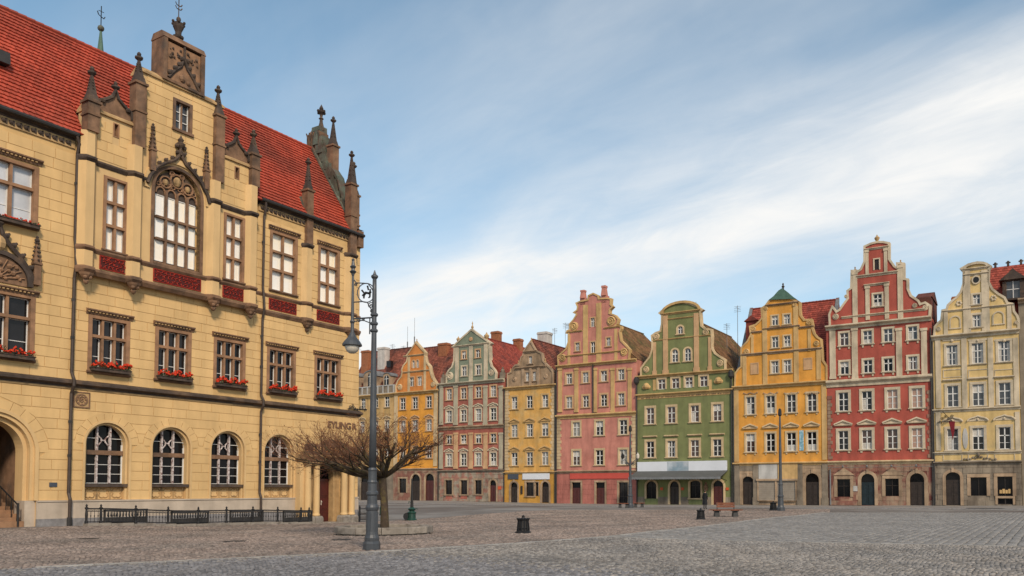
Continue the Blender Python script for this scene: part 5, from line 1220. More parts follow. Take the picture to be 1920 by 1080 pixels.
for c in (981,995,1010): m = MB(); x = h.X(c,700); m.box(x-.2,x+.2,-.14,0,h.zc,h.Z(980,692)); h.part(m, 'pilaster', 't_sand', g)
h.roof_perp('tile_brown', h.X(996,700), 22.5, 13.5); h.chimney(1016,622,650,17,8.,'chimney_white',1.6); antenna(h,1040,615,640,9.); antenna(h,1060,605,640,11.); antenna(h,1066,606,640,11.)
w = .9; h.quoins(.0,w,731,882,'t_cream',-1,945); h.quoins(h.W-w,h.W,731,882,'t_cream',1,945)
h.part(MB().box(h.X(980.6,893),h.X(1031,893),-.14,-.04,h.Z(981,899),h.Z(981,888)), 'shop_sign', 'sign_white'); h.part(MB().box(h.X(953,893),h.X(972.5,893),-.12,-.04,h.Z(953,898.5),h.Z(953,889)), 'small_shop_sign', 'sign_slate')
m = MB(); m.box(h.X(977,915),h.X(980,915),-.14,0,h.Z(977,926),h.Z(977,911)); h.part(m, 'wall_lantern', 'wood_dark'); h.pipe(1043,722,945,x=h.W-.1); h.pipe(945,728,945,x=.08)
h.finish('h_gold2',885,945)

# 4 — pink house
h = House('pink_house', 'tall pink house with stepped scroll gable and two chimney-like obelisks', 1043, 1194, 686, 'h_pink')
h.row([1067.4,1098,1132.4,1165],700.6,720,11.5,'t_peach',.22); h.row([1067.4,1098.5,1132.5,1165],744,765.5,11.5,'t_peach',.22); 
h.row([1080.8,1124.3,1169],791.5,818,14,'t_cream',.24); h.row([1080.8,1124.3,1169],845,872.5,14,'t_cream',.24)
h.row([1111.4],596,613,8,'t_peach',.12,gable=True,sill=False,bars=0); h.row([1112],641,662,8.4,'t_peach',.12,gable=True,sill=False,bars=0); h.row([1083],642.5,658,8,'t_peach',.14,gable=True,bars=0); h.row([1141],633,649,8,'t_peach',.14,gable=True,bars=0)
for c in (1080.8,1126): h.door(c,904,17,None,'rect','t_sand','wood_red',dtop=.70)
h.door(1169,904,17.5,None,'rect','t_sand',None,glass='glass_dark',dtop=.35)
h.cornice(1043,686,.4,.4,'t_ochre'); h.cornice(1043,779,.55,.35,'t_ochre',name='string_course'); h.cornice(1043,883,.35,.3,'t_sand',name='string_course')
h.gable([(1047.6,681),(1047,668),(1054,662),(1062,655),(1067,640),(1067,625),(1063,624),(1064,621),(1069.5,619),(1069,608),(1076,600),(1081,592),(1082,588),(1077,586),(1083,582),(1084,575),(1081.5,569),(1088,566),(1103,563),(1104,555),(1112.6,551),(1121,555),(1122,561),(1138,560),(1145,561),(1144,571),(1148,575),(1143,580),(1142,588),(1153,592),(1159,599),(1157,607),(1152,611),(1164,613),(1164,616),(1161,622),(1164,639),(1172,647),(1180,656),(1179,669)],'h_pink','t_ochre',.14,[(1055,671,6.5,-1),(1077,612,7.5,-1),(1146,602,8.5,1),(1170,660,7,1)],[(1092.5,566,544,'obelisk'),(1132,562,535.5,'obelisk')])
g = h.g
for y0, a, b in ((667,1060,1170),(622,1064,1092),(614,1133,1163)): z = h.Z(a,y0); m = MB(); cornice(m,h.X(a,y0),h.X(b,y0),z,.2,.2); h.part(m, 'gable_moulding', 't_ochre', g)
for c, w, y1 in ((1098,.36,572),(1123,.38,568),(1067,.2,628),(1155,.22,617)): m = MB(); x = h.X(c,640); m.box(x-w,x+w,-.07,0,h.zc,h.Z(c,y1)); h.part(m, 'pilaster', 't_ochre', g)
for c in (1050.5,1081,1116,1149,1181): h.pil(c,690,773,7,'t_ochre',.10)
h.roof_perp('tile_moss', h.X(1112,650), 24.75, 15.); m = MB(); x = h.X(1112); m.box(x-3.2,x-2.8,14.5,15,20,25.4); h.part(m, 'rear_chimney', 'chimney_brick')
w = (h.X(1053.5)-h.X(1044)); h.quoins(.02,w,784,880,'t_cream',-1,1043); h.quoins(h.W-w,h.W-.02,784,880,'t_cream',1,1043)
h.part(MB().box(h.X(1069,893),h.X(1179,893),-.09,-.03,h.Z(1069,898),h.Z(1069,887.5)), 'fascia_board', 'sign_red'); h.pipe(1113,684,779); h.pipe(1043,690,945,x=.08)
h.stonework(900,'h_pink2',1043,14,.55); h.finish('h_pink2',883,1043)

# 5 — green house
h = House('green_house', 'green house with segmental-topped gable, grey awning and white fascia board', 1194, 1376, 705.6, 'h_green')
XG = [1219.4,1259,1303,1345]
h.row([1240.7,1266.7,1291.8,1319.6],711,730,14,'t_cream',.2,sill=False,glass='glass_brown'); h.row(XG,764.7,795,15.2,'t_cream',.26,glass='glass_brown'); h.row(XG,827.7,858,15.2,'t_cream',.26,'hood',hoodz=.25,glass=['glass_black','glass_black','glass_brown','glass_dark'])
h.row([1275.6],611.5,626,10,'t_cream',.2,gable=True,shape='arch',bars=0,glass='glass_grey'); h.row([1265.6,1289.6],655,679,12,'t_cream',.2,gable=True,shape='arch',glass='glass_grey')
h.door(1221.5,902,19.5,935,'arch','t_cream',None,glass='glass_black',rise=.6); h.door(1264.7,902,18,None,'arch','t_cream','wood_dark',rise=.75); h.door(1304,901,20.5,934,'arch','t_cream',None,glass='glass_black',rise=.35,sill=True); h.door(1347,900.6,20,None,'arch','t_cream','wood_red')
h.cornice(1194,705.6,.4,.4,'t_ochre'); h.cornice(1194,740,.45,.35,'t_ochre',name='string_course'); 
m = MB(); z0 = h.Z(1200,748); x = h.X(1203,745); rr = random.Random(5)
while x < h.X(1366,745): w = rr.choice([.10,.14,.2,.08]); m.box(x,x+w,-.075,-.05,z0+.0,z0+.34); x += w+rr.choice([.05,.06,.08,.25])
ib = h.part(MB().box(0,h.W,-.05,0,z0-.08,z0+.45), 'inscription_band', 't_ochre'); h.part(m, 'inscription', 'stone_brown', ib, kind='stuff')
h.gable([(1203,701),(1203,691),(1210,681),(1219,670),(1224,655),(1224,641),(1223,630),(1230,625),(1239,622),(1242,607),(1242,590),(1238,587),(1247,579),(1260,571),(1276.7,567),(1293,570),(1307,576),(1315.6,581),(1312,584),(1313,596),(1314,611),(1321,617),(1333,619),(1334,630),(1333,651),(1340,663),(1350,670),(1358,675),(1359,687)],'h_green','t_cream',.17,[(1212,693,5.5,-1),(1231,631,6,-1),(1323,623,6,1),(1350,681,6.5,1)],[])
g = h.g; m = MB(); x0, x1 = h.X(1240,587), h.X(1314,587); z = h.Z(1242,588); cornice(m,x0,x1,z,.26,.22); xm, rr_ = (x0+x1)/2, (x1-x0)/2
arcring(m,xm,z,rr_-.3,rr_,-.22,0,None,12,1.0,1.3); h.part(m, 'segmental_pediment', 't_ochre', g)
for y0, a, b in ((598,1252,1300),(638,1224,1333)): z = h.Z(a,y0); m = MB(); cornice(m,h.X(a,y0),h.X(b,y0),z,.16,.14); h.part(m, 'gable_moulding', 't_ochre', g)
for c, w, y1 in ((1248,.32,592),(1306,.32,587),(1227.5,.2,642),(1331,.2,632)): m = MB(); x = h.X(c,650); m.box(x-w,x+w,-.1,0,h.zc,h.Z(c,y1)); m.box(x-w-.08,x+w+.08,-.14,0,h.zc,h.zc+.5); h.part(m, 'pilaster', 't_peach', g)
h.roof_perp('tile_moss', h.X(1277,650), 23.55, 18.)
for c, y in ((1212,724),(1347,713)): m = MB(); x, z = h.XZ(c,y); m.ball(x,-.0,z,.42,8,5); m.ball(x-.35,0,z-.15,.25,6,4); m.ball(x+.35,0,z-.15,.25,6,4); h.part(m, 'relief', 't_ochre')
for c in (1227,1332): h.pil(c,712,732,5,'t_ochre',.06,False)
fz0, fz1 = h.Z(1197,884), h.Z(1197,866.5); xa, xb = h.X(1197,870), h.X(1364,870)
fb = h.part(MB().box(xa,xb,-.32,-.06,fz0,fz1), 'fascia_board', 'sign_white'); h.part(MB().box(h.X(1253,870),h.X(1293,870),-.335,-.32,fz0+.03,fz1-.03), 'blue_sign_patch', 'sign_haze', fb)
m = MB(); D = 2.6; m.add([(xa-.1,-.1,fz0+.08),(xb+.1,-.1,fz0+.08),(xb+.1,-D,fz0-.75),(xa-.1,-D,fz0-.75),(xa-.1,-.1,fz0),(xb+.1,-.1,fz0),(xb+.1,-D,fz0-.82),(xa-.1,-D,fz0-.82)], [(0,3,2,1),(4,5,6,7),(0,4,7,3),(1,2,6,5)]); aw = h.part(m, 'awning', 'awning')
m = MB(); n = 34
for i in range(n): x0 = xa-.1+(xb-xa+.2)*i/n; x1 = xa-.1+(xb-xa+.2)*(i+1)/n; m.prism([(x0,fz0-1.0),(x0+(x1-x0)*.5,fz0-1.08),(x1,fz0-1.0),(x1,fz0-.76),(x0,fz0-.76)], -D-.02, -D)
h.part(m, 'valance', 'lead', aw, kind='stuff'); m = MB()
for x in (xa+.1,xb-.1): m.tube([(x,-.1,fz0-1.2),(x,-D+.2,fz0-.85)], .04, 5)
h.part(m, 'awning_arms', 'iron', aw)
m = MB(); zp = .95; bad = sorted([(min(p[0] for p in q)-.2,max(p[0] for p in q)+.2) for q in h.holes if min(p[1] for p in q) < .9]); x = 0
for a, b in bad+[(h.W,h.W)]:
    if a-x > .1: m.box(x,a,-.06,0,-.3,zp)
    x = b
h.part(m, 'plinth', 't_stone'); h.pipe(1192,715,945,x=.1,hopper=True); h.pipe(1370,703,945,x=h.W-.15,hopper=True)
for c in (1241,1280,1364): m = MB(); m.box(h.X(c-2.5,915),h.X(c+2.5,915),-.1,-.02,h.Z(c,919),h.Z(c,914)); h.part(m, 'plaque', 'plaque_orange')
m = MB(); x, z = h.XZ(1324,914); m.ball(x,-.1,z,.3,8,6,1.6); m.ball(x,-.12,z+.5,.16,6,4); h.part(m, 'wall_emblem', 'stone_brown'); antenna(h,1305,566,580,3.,1); antenna(h,1363,606,640,8.)
h.finish()

# 6 — yellow house
h = House('yellow_house', 'deep yellow house with green copper gable cap and boarded shop front', 1376, 1553, 724.6, 'h_yellow')
XY = [1407.3,1445,1484,1522.5]
h.row(XY,744,777,16.5,'t_cream',.2,glass='glass_grey',apron=.2); h.row(XY,813.6,847.6,17,'t_cream',.2,'tri','t_sand',apron=.2,glass=['glass_brown','glass_dark','glass_dark','glass_black'],hoodz=.35)
h.row([1453,1475.5],592,610,12,'t_cream',.14,gable=True,glass='glass_grey'); h.row([1453.4,1476],631.5,652,12,'t_cream',.14,gable=True,glass='glass_grey'); h.row([1453,1476.3],677,700,14,'t_cream',.14,gable=True,glass='glass_grey')
h.door(1402.8,893,21,None,'arch','t_sand','wood_dark',rise=.55,dtop=.78,fw=.28); h.door(1523.5,887,26,None,'arch','t_sand','wood_dark',fw=.3,dtop=.70)
h.cornice(1376,724.6,.45,.4,'t_ochre'); h.cornice(1376,868,.4,.3,'t_ochre',name='string_course')
h.gable([(1379,720),(1380,700),(1386,692),(1391,688),(1391,655),(1392.5,651),(1402,641),(1409,628),(1407,613),(1417,610),(1425,603),(1430,596),(1428.6,579),(1436,574),(1443,564.5),(1455,558.5),(1473,557),(1488,563),(1499,568),(1499,580),(1500,591),(1507,601),(1521,600),(1523,610),(1522,614),(1526,626),(1532,633),(1539,637),(1540,649),(1541,657),(1542,676),(1550,686),(1551,708)],'h_yellow','t_ochre',.15,[(1400,660,6,-1),(1413,617,5,-1),(1436,579,4.5,-1),(1516,605,5,1),(1531,644,5.5,1),(1490,572,4.5,1)],[])
g = h.g
for y0, a, b, hh in ((616,1431,1500,.2),(572,1436,1499,.2),(664,1391,1542,.3),(622,1409,1430,.2),(613,1499,1526,.2)): z = h.Z(a,y0); m = MB(); cornice(m,h.X(a,y0),h.X(b,y0),z,hh,.25); h.part(m, 'gable_moulding', 't_sand', g)
for c, w, ya, yb in ((1434.5,.28,722,578),(1493,.28,716,574),(1396,.24,722,668),(1535,.26,712,656),(1411,.16,666,628),(1518,.18,658,617)): m = MB(); x = h.X(c,650); m.box(x-w,x+w,-.1,0,h.Z(c,yb) if False else max(h.zc,h.Z(c,ya)),h.Z(c,yb)); h.part(m, 'pilaster', 't_ochre', g)
for c, y in ((1415,691),(1515,682)): m = MB(); x, z = h.XZ(c,y); ribbon(m, rect(x-.5,x+.5,z-.68,z+.68), -.12, -.06, 0, 0, True); m.box(x-.5,x+.5,-.02,0.,z-.68,z+.68); h.part(m, 'blind_window', 't_peach', g)
m = MB(); x = h.X(1467,556); z = h.Z(1467,558); m.prism([(x-1.55,z-.1),(x+1.6,z-.35),(x+1.0,z+.15),(x+.3,z+.85),(x,z+1.05),(x-.4,z+.85),(x-1.0,z+.25)], -.2, 1.2); cp = h.part(m, 'copper_cap', 'copper_green', g); m = MB(); m.lathe(x,.3,[(.14,z+.9),(.1,z+1.2),(.2,z+1.35),(.07,z+1.5),(.12,z+1.65),(.01,z+1.8)],8); h.part(m, 'finial', 'stone_dark', cp)
h.pil(1381,729,866,9,'t_ochre',.08,False); h.pil(1546,717,862,9,'t_ochre',.08,False)
zr6 = h.Z(1391,582.6,6.5); h.roof_para('tile_rust', zr6, 6.5, verge=[.15,h.W-.15])
m = MB(); x = h.X(1414,600,2.); m.box(x-.9,x+.5,1.6,3.5,h.Z(1410,640,2),h.Z(1410,603,2)); m.prism([(x-1.1,h.Z(1410,603,2)),(x+.7,h.Z(1410,603,2)),(x-.2,h.Z(1410,593,2))],1.4,3.6); h.part(m, 'dormer', 'tile_rust')
# boarded shop front
za, zb2 = h.Z(1423,898), h.Z(1423,871); sb = h.part(MB().box(h.X(1423,885),h.X(1458,885),-.14,-.05,za,zb2), 'white_board', 'sign_white'); sb.data.materials[0] = MT['t_white']; h.part(MB().box(h.X(1459,885),h.X(1496,885),-.14,-.05,za,zb2), 'stained_board', 't_ochre')
m = MB(); m.box(h.X(1419,900),h.X(1496,900),-.3,0,h.Z(1420,901.5),h.Z(1420,898)); m.box(h.X(1422,939),h.X(1493,939),-.26,0,h.Z(1422,939.5),h.Z(1422,938)); m.box(h.X(1454,920),h.X(1457.5,920),-.2,0,h.Z(1455,938),h.Z(1455,901)); m.box(h.X(1421,920),h.X(1422.6,920),-.2,0,h.Z(1422,938),h.Z(1422,901)); m.box(h.X(1492,920),h.X(1494,920),-.2,0,h.Z(1492,938),h.Z(1492,901)); sf = h.part(m, 'shop_front', 't_sand')
for a, b in ((1422.6,1454),(1457.5,1492)):
    n = 9; z0, z1 = h.Z(1440,938), h.Z(1440,901.5)
    for k in range(n): h.part(MB().box(h.X(a,920),h.X(b,920),-.10,-.07,z0+(z1-z0)*k/n+.008,z0+(z1-z0)*(k+1)/n-.008), 'shutter_slat', 'shutter', sf)
m = MB(); m.box(h.X(1388,878),h.X(1413,878),-.08,0,h.Z(1388,883),h.Z(1388,872)); h.part(m, 'dark_name_board', 't_stone'); h.part(MB().box(h.X(1499,825),h.X(1507,825),-.05,-.02,h.Z(1499,845),h.Z(1499,807)), 'painted_banner', 'sign_blue')
for c in (1382.5,1417.5,1500,1547): m = MB(); x = h.X(c,900); m.box(x-.32,x+.32,-.12,0,-.3,h.Z(1376,872)); m.box(x-.38,x+.38,-.16,0,-.3,.9); h.part(m, 'stone_pier', 't_stone')
for c in XY: m = MB(); x, z = h.XZ(c,738); [m.ball(x+k*.2,-.03,z+.08*math.cos(k*1.5),.10,6,4) for k in range(-4,5)]; h.part(m, 'stucco_swag', 't_sand', kind='stuff')
h.pipe(1377,730,945,x=.06); antenna(h,1383,573,600,6.,0)
h.stonework(872,'t_sand',1376,16); h.finish('t_sand',868,1376)

# 7 — red house
h = House('red_house', 'tall red house with white pilasters and urn-topped curved gable', 1553, 1752, 611.7, 'h_red')
h.row([1583,1626.8,1665.3,1711.5],624,648,17,'t_pale',.2,apron=.25,glass=['glass_brown','glass_grey','glass_grey','glass_grey']); h.row([1583.5,1627.5,1665.5,1711.8],678,702,17,'t_pale',.2,apron=.25)
h.row([1581.5,1625.6,1673.5,1719.7],735.8,770.8,19.5,'t_pale',.27,apron=.2,glass=['glass_dark','glass_dark','glass_pink','glass_pink']); h.row([1581.5,1625.6,1673.5,1719.7],807.6,843.5,19.5,'t_pale',.27,'tri',apron=.2,hoodz=.25,glass=['glass_dark','glass_brown','glass_brown','glass_pink'])
h.row([1644],486,506,9,'t_pale',.12,gable=True,sill=False,bars=0,glass='glass_dark',sash='wood_dark'); h.row([1645.6],551,574,16.5,'t_pale',.16,gable=True,glass='glass_dark')
h.door(1582.3,898,25.5,931.5,'rect','t_sand',None,glass='glass_black',fw=.3,dtop=.6); h.door(1627.6,888,26,None,'arch','t_sand','wood_teal',fw=.32,dtop=.70); h.door(1673,897,26.5,931,'rect','t_sand',None,glass='glass_black',fw=.3,dtop=.6); h.door(1720,887,28,None,'arch','t_sand','wood_dark',fw=.34,dtop=.70)
h.cornice(1553,611.7,.5,.5,'t_pale'); h.cornice(1553,714.5,.75,.4,'t_pale',name='string_course'); h.cornice(1553,865,.4,.3,'t_cream',name='string_course')
for c in (1561.5,1603,1686,1733): h.pil(c,615,711,11,'t_pale',.13)
h.gable([(1557,604),(1556,590),(1561,577),(1568,586),(1575,582),(1582,572),(1591,560),(1590,546),(1597,541),(1598,509),(1607.5,509),(1608,511),(1615,506),(1622,491),(1622,463),(1633,458),(1644,455),(1656,455),(1666,457),(1666,486),(1676,500),(1683,505),(1683,495),(1693.6,495.5),(1694,524),(1701,525),(1701,542),(1706.7,555),(1720.6,564.5),(1724.7,572),(1734.5,568.6),(1743,574),(1742,592)],'h_red','t_pale',.17,[(1567,594,6,-1),(1587,556,4,-1),(1715,573,5,1),(1735,577,6,1)],[(1602.7,509,499,'ball'),(1688,495,486,'ball'),(1644,455,438.5,'urn')])
g = h.g
for y0, a, b, hh in ((517,1607,1684,.3),(534,1620,1668,.25),(467,1621,1667,.22),(594,1578,1735,.25)): z = h.Z(a,y0); m = MB(); cornice(m,h.X(a,y0),h.X(b,y0),z,hh,.2); h.part(m, 'gable_moulding', 't_pale', g)
for c, w, ya, yb in ((1603,.27,606,510),(1688,.27,600,497),(1626.5,.22,600,536),(1662.5,.22,598,531),(1626.5,.17,515,468),(1661.5,.17,512,465)): m = MB(); x = h.X(c,540); m.box(x-w,x+w,-.1,0,max(h.zc,h.Z(c,ya)),h.Z(c,yb)); m.box(x-w-.06,x+w+.06,-.15,0,h.Z(c,yb)-.32,h.Z(c,yb)-.05); h.part(m, 'pilaster', 't_pale', g)
h.roof_perp('tile_brown', h.X(1650,570), 25.0, 14.); m = MB(); m.box(h.W-1.6,h.W-.1,1.0,6.,h.zc-1,h.zc+2.3); m.xprism([(1,h.zc+2.3),(3.5,h.zc+3.3),(6,h.zc+2.3)], h.W-1.7, h.W); h.part(m, 'rear_firewall', 'tile_brown')
w = h.X(1563)-h.X(1553.5); h.quoins(.02,w,742,862,'t_rose',-1,1553); h.quoins(h.W-w,h.W-.02,742,862,'t_rose',1,1553)
for c in (1582.3,1673): m = MB(); x = h.X(c,890); z = h.Z(c,897)+.35; m.prism([(x-1.15,z),(x+1.15,z),(x,z+.85)], -.14, 0); h.part(m, 'stone_pediment', 't_sand')
m = MB(); m.tube([(0,-.5,h.Z(1553,877)),(h.W,-.5,h.Z(1553,877))], .02, 4)
for c in (1582,1627,1673,1719): x = h.X(c,877); m.tube([(x,0,h.Z(c,876)),(x,-.5,h.Z(1553,877))], .03, 4); m.ball(x,-.5,h.Z(1553,877)+.12,.12,6,4)
h.part(m, 'cable_rail', 'lead'); h.part(MB().box(h.X(1600,910),h.X(1608,910),-.1,-.03,h.Z(1600,921),h.Z(1600,911)), 'notice_board', 't_white'); h.pipe(1752,615,945,x=h.W-.08); h.pipe(1558,880,945,'lead')
h.stonework(868,'t_rose',1553,17); m = MB()
for a, b in ((1553.5,1562),(1605,1610),(1645,1652),(1742,1751)): m.box(h.X(a,900),h.X(b,900),-.065,-.0,.6,h.Z(a,876))
h.part(m, 'red_plaster_patches', 't_maroon', kind='stuff'); h.finish('t_maroon',865,1553)

# 8 — cream house
h = House('cream_house', 'pale cream and yellow house with tall curved gable and oval attic window', 1752, 1917, 629.7, 'h_cream')
XC = [1785,1833,1882.8]; XC2 = [1786.5,1834.3,1884]
h.row(XC,647,684.7,22,'t_pale',.22,glass='glass_grey'); h.row(XC2,723,763,22,'t_pale',.24,'hood','t_sand',hoodz=.25,glass='glass_grey'); h.row(XC2,803.7,844.4,22,'t_pale',.24,'seg','t_sand',hoodz=.35,glass=['glass_grey','glass_dark','glass_dark'])
h.row([1831],552,570.5,14,'t_pale',.16,gable=True,glass='glass_grey'); h.row([1831.4],590,613,16,'t_pale',.2,gable=True,glass='glass_grey')
h.door(1787.5,885,28,None,'arch','t_sand','wood_dark',rise=.55,dtop=.74,fw=.28); h.door(1835.5,894.5,31,929.5,'rect','t_sand',None,glass='glass_black',fw=.3,dtop=.98); h.door(1885,893,29.5,930,'rect','t_sand',None,glass='glass_black',fw=.3,dtop=.96); h.row([1885],934,946,29,'t_sand',.2,sill=False,bars=0,glass='glass_black',sash='wood_dark',name='cellar_window')
h.cornice(1752,629.7,.5,.45,'t_pale'); h.cornice(1752,768,.35,.25,'t_pale',name='string_course'); h.cornice(1752,848,.3,.22,'t_pale',name='string_course'); h.cornice(1752,866,.35,.3,'t_stone',name='string_course')
for c in (1759.5,1808.5,1858,1908): h.pil(c,633,765,10,'t_pale',.10,False)
for c in (1759.5,1908): h.pil(c,772,845,9,'t_pale',.08,False)
h.gable([(1753,625),(1754,613),(1760,606),(1766,601),(1768,583),(1776,581),(1778,573),(1786,565),(1794,559),(1802.5,548),(1807.6,532),(1808,508),(1804,504),(1816,497),(1832.6,493),(1849,495.5),(1856,500),(1853,505),(1852,528),(1860,543),(1871,552),(1883,559),(1888,569),(1898.5,571),(1900,584),(1906.6,593),(1915,600),(1915,612)],'h_cream','t_pale',.16,[(1760,617,5,-1),(1906,605,4.5,1)],[])
g = h.g
for y0, a, b, hh in ((583,1767,1900,.2),(515,1806,1854,.25),(505,1803,1856,.25)): z = h.Z(a,y0); m = MB(); cornice(m,h.X(a,y0),h.X(b,y0),z,hh,.2); h.part(m, 'gable_moulding', 't_pale', g)
for c, w, ya, yb in ((1813,.36,624,508),(1848,.36,620,506),(1773,.2,627,584),(1892,.2,616,573)): m = MB(); x = h.X(c,570); m.box(x-w,x+w,-.1,0,max(h.zc,h.Z(c,ya)),h.Z(c,yb)); h.part(m, 'pilaster', 't_pale', g)
x0, x1 = h.X(1806,505), h.X(1855,505); m = MB(); arcring(m,(x0+x1)/2,h.Z(1806,505),(x1-x0)/2-.25,(x1-x0)/2,-.2,0,None,10,.35,.6); h.part(m, 'segmental_head', 't_pale', g)
m = MB(); x, z = h.XZ(1830,525); m.lathe(0,0,[(.45,0),(.42,.12),(.3,.13),(.29,.03)],12); m.v = [(x+a,-c,z+b*1.1) for a,b,c in m.v]; ov_ = h.part(m, 'oval_window', 't_pale', g); m = MB(); m.lathe(0,0,[(.29,0),(.28,.04)],12); m.v = [(x+a,-c,z+b*1.1) for a,b,c in m.v]; h.part(m, 'pane', 'glass_dark', ov_)
for c, y in ((1791,604),(1872,596)): m = MB(); x, z = h.XZ(c,y); arcring(m,x,z+.15,.42,.55,-.08,0,z-.6,8); m.box(x-.6,x+.6,-.1,0,z-.72,z-.6); h.part(m, 'blind_niche', 't_pale', g)
for c, y in ((1798,569),(1863,559)): m = MB(); x, z = h.XZ(c,y); [m.ball(x+.2*math.cos(k*1.05),-.03,z+.2*math.sin(k*1.05),.13,6,4) for k in range(6)]; h.part(m, 'stucco_rosette', 't_pale', g)
h.roof_perp('tile_rust', h.X(1832,600), 23.4, 12.); h.chimney(1789,556,570,8,4.,'chimney_brick',.8)
for c in XC: m = MB(); x, z = h.XZ(c,637); m.box(x-.9,x+.9,-.06,0,z-.1,z+.08); m.ball(x,-.05,z-.1,.16,6,4); h.part(m, 'stucco_swag', 't_pale')
for c in XC2:
    for y, hh in ((700,.35),(857,.3)): m = MB(); x, z = h.XZ(c,y); ribbon(m, rect(x-.85,x+.85,z-hh,z+hh), .08, -.05, 0, 0, True); h.part(m, 'plaster_panel', 't_pale')
x = h.X(1810,822); m = MB(); m.prism([(x+.25*math.cos(t),h.Z(1810,822)+1.1*math.sin(t)) for t in np.linspace(0,2*PI,12,endpoint=False)], -.06, 0); h.part(m, 'oval_cartouche', 't_white')
m = MB(); x, z = h.XZ(1835,857); [m.ball(x+k*.26,-.03,z-.05*abs(k)+.06*math.sin(k*2.3),.13,6,4) for k in range(-6,7)]; m.ball(x,-.14,z+.25,.17,8,5,1.4); h.part(m, 'carved_crest', 't_stone')
m = MB(); x, z = h.XZ(1776,791); m.tube([(x-.9,-.1,z),(x+.3,-.9,z),(x+.6,-1.4,z)], .04, 5); m.tube([(x-.4,-.1,z+1.1),(x+.2,-.9,z+.4),(x+.5,-1.2,z)], .03, 5)
for k in range(4): spiral(m,x-.4+k*.3,z+.3+.2*(k%2),.18,1,-.5)
hs = h.part(m, 'hanging_sign_bracket', 'iron'); m = MB(); m.prism([(x+.25,z-.05),(x+.85,z-.05),(x+.75,z-1.2),(x+.6,z-2.),(x+.5,z-1.3)], -1.05, -1.0); h.part(m, 'red_cloth', 'banner_red', hs)
m = MB()
for k in range(4): m.box(h.X(1862,920)*0+h.X(1874+k*5.5,920),h.X(1874+k*5.5,920)+.22,.10,.12,h.Z(1885,927)+.1,h.Z(1885,927)+.45+.1*(k%2))
h.part(m, 'window_display', 't_ochre'); h.stonework(868,'t_stone',1752,18); h.pipe(1752,640,945,x=.06); h.finish('t_stone',866,1752)

# 9 — house at the right edge, with the big red roof behind the cream gable
h = House('edge_house', 'beige house cut off by the right edge, steep red roof with dormer', 1917.5, 2100, 560, 'h_beige')
h.row([1950,2000,2050],650,690,20,'t_sand',.2); h.row([1950,2000,2050],730,770,20,'t_sand',.2); h.row([1950,2000,2050],805,845,20,'t_sand',.2)
h.cornice(1917.5,560,.5,.5,'t_sand'); zr = h.Z(1920,495,7.5); h.door(1960,890,28); h.door(2020,890,28)
XL = h.X(1853,520,5.5); m = MB(); ze = h.Z(1900,625,4.); V = Vector((0,4.2,zr-ze)); tiles(m,(XL,3.3,ze),(1,0,0),V,h.W-XL,V.length,.26,.33,.05); h.part(m, 'roof_tiles', 'tile_rust', kind='stuff')
m = MB(); m.add([(XL,3.3,ze-.05),(XL,7.5,zr-.05),(XL,12,ze-.05),(h.W,3.3,ze-.05),(h.W,7.5,zr-.05),(h.W,12,ze-.05)], [(0,3,4,1),(1,4,5,2),(0,1,2),(3,5,4)]); h.part(m, 'roof', 'tile_rust')
m = MB()
for i in range(8): x = XL+.6+i*1.25; m.box(x-.12,x+.12,7.4,7.6,zr,zr+.35); m.ball(x,7.5,zr+.45,.14,6,4); m.ball(x-.18,7.5,zr+.36,.09,5,3); m.ball(x+.18,7.5,zr+.36,.09,5,3)
h.part(m, 'ridge_crest', 'stone_dark', kind='stuff')
x = h.X(1900,545,4.); z0, z1 = h.Z(1900,560,4.), h.Z(1900,528,4.); m = MB(); m.box(x-1.,x-.62,3.6,6.5,z0-.8,z1).box(x+.62,x+1.,3.6,6.5,z0-.8,z1).box(x-.85,x+.85,3.6,6.5,z1,z1+.12).box(x-.85,x+.85,3.6,3.8,z0-.2,z0); m.prism([(x-1.3,z1+.12),(x+1.3,z1+.12),(x+.4,z1+.85),(x,z1+1.3),(x-.4,z1+.85)], 3.3, 6.5); dm = h.part(m, 'dormer', 'stone_dark'); m = MB(); m.box(x-.62,x+.62,3.75,3.78,z0,z1); h.part(m, 'pane', 'glass_grey', dm); m = MB(); m.box(x-.04,x+.04,3.68,3.74,z0,z1).box(x-.62,x+.62,3.68,3.74,z0+.9,z0+.97); h.part(m, 'sash', 'sash_white', dm)
h.box(12); h.finish()
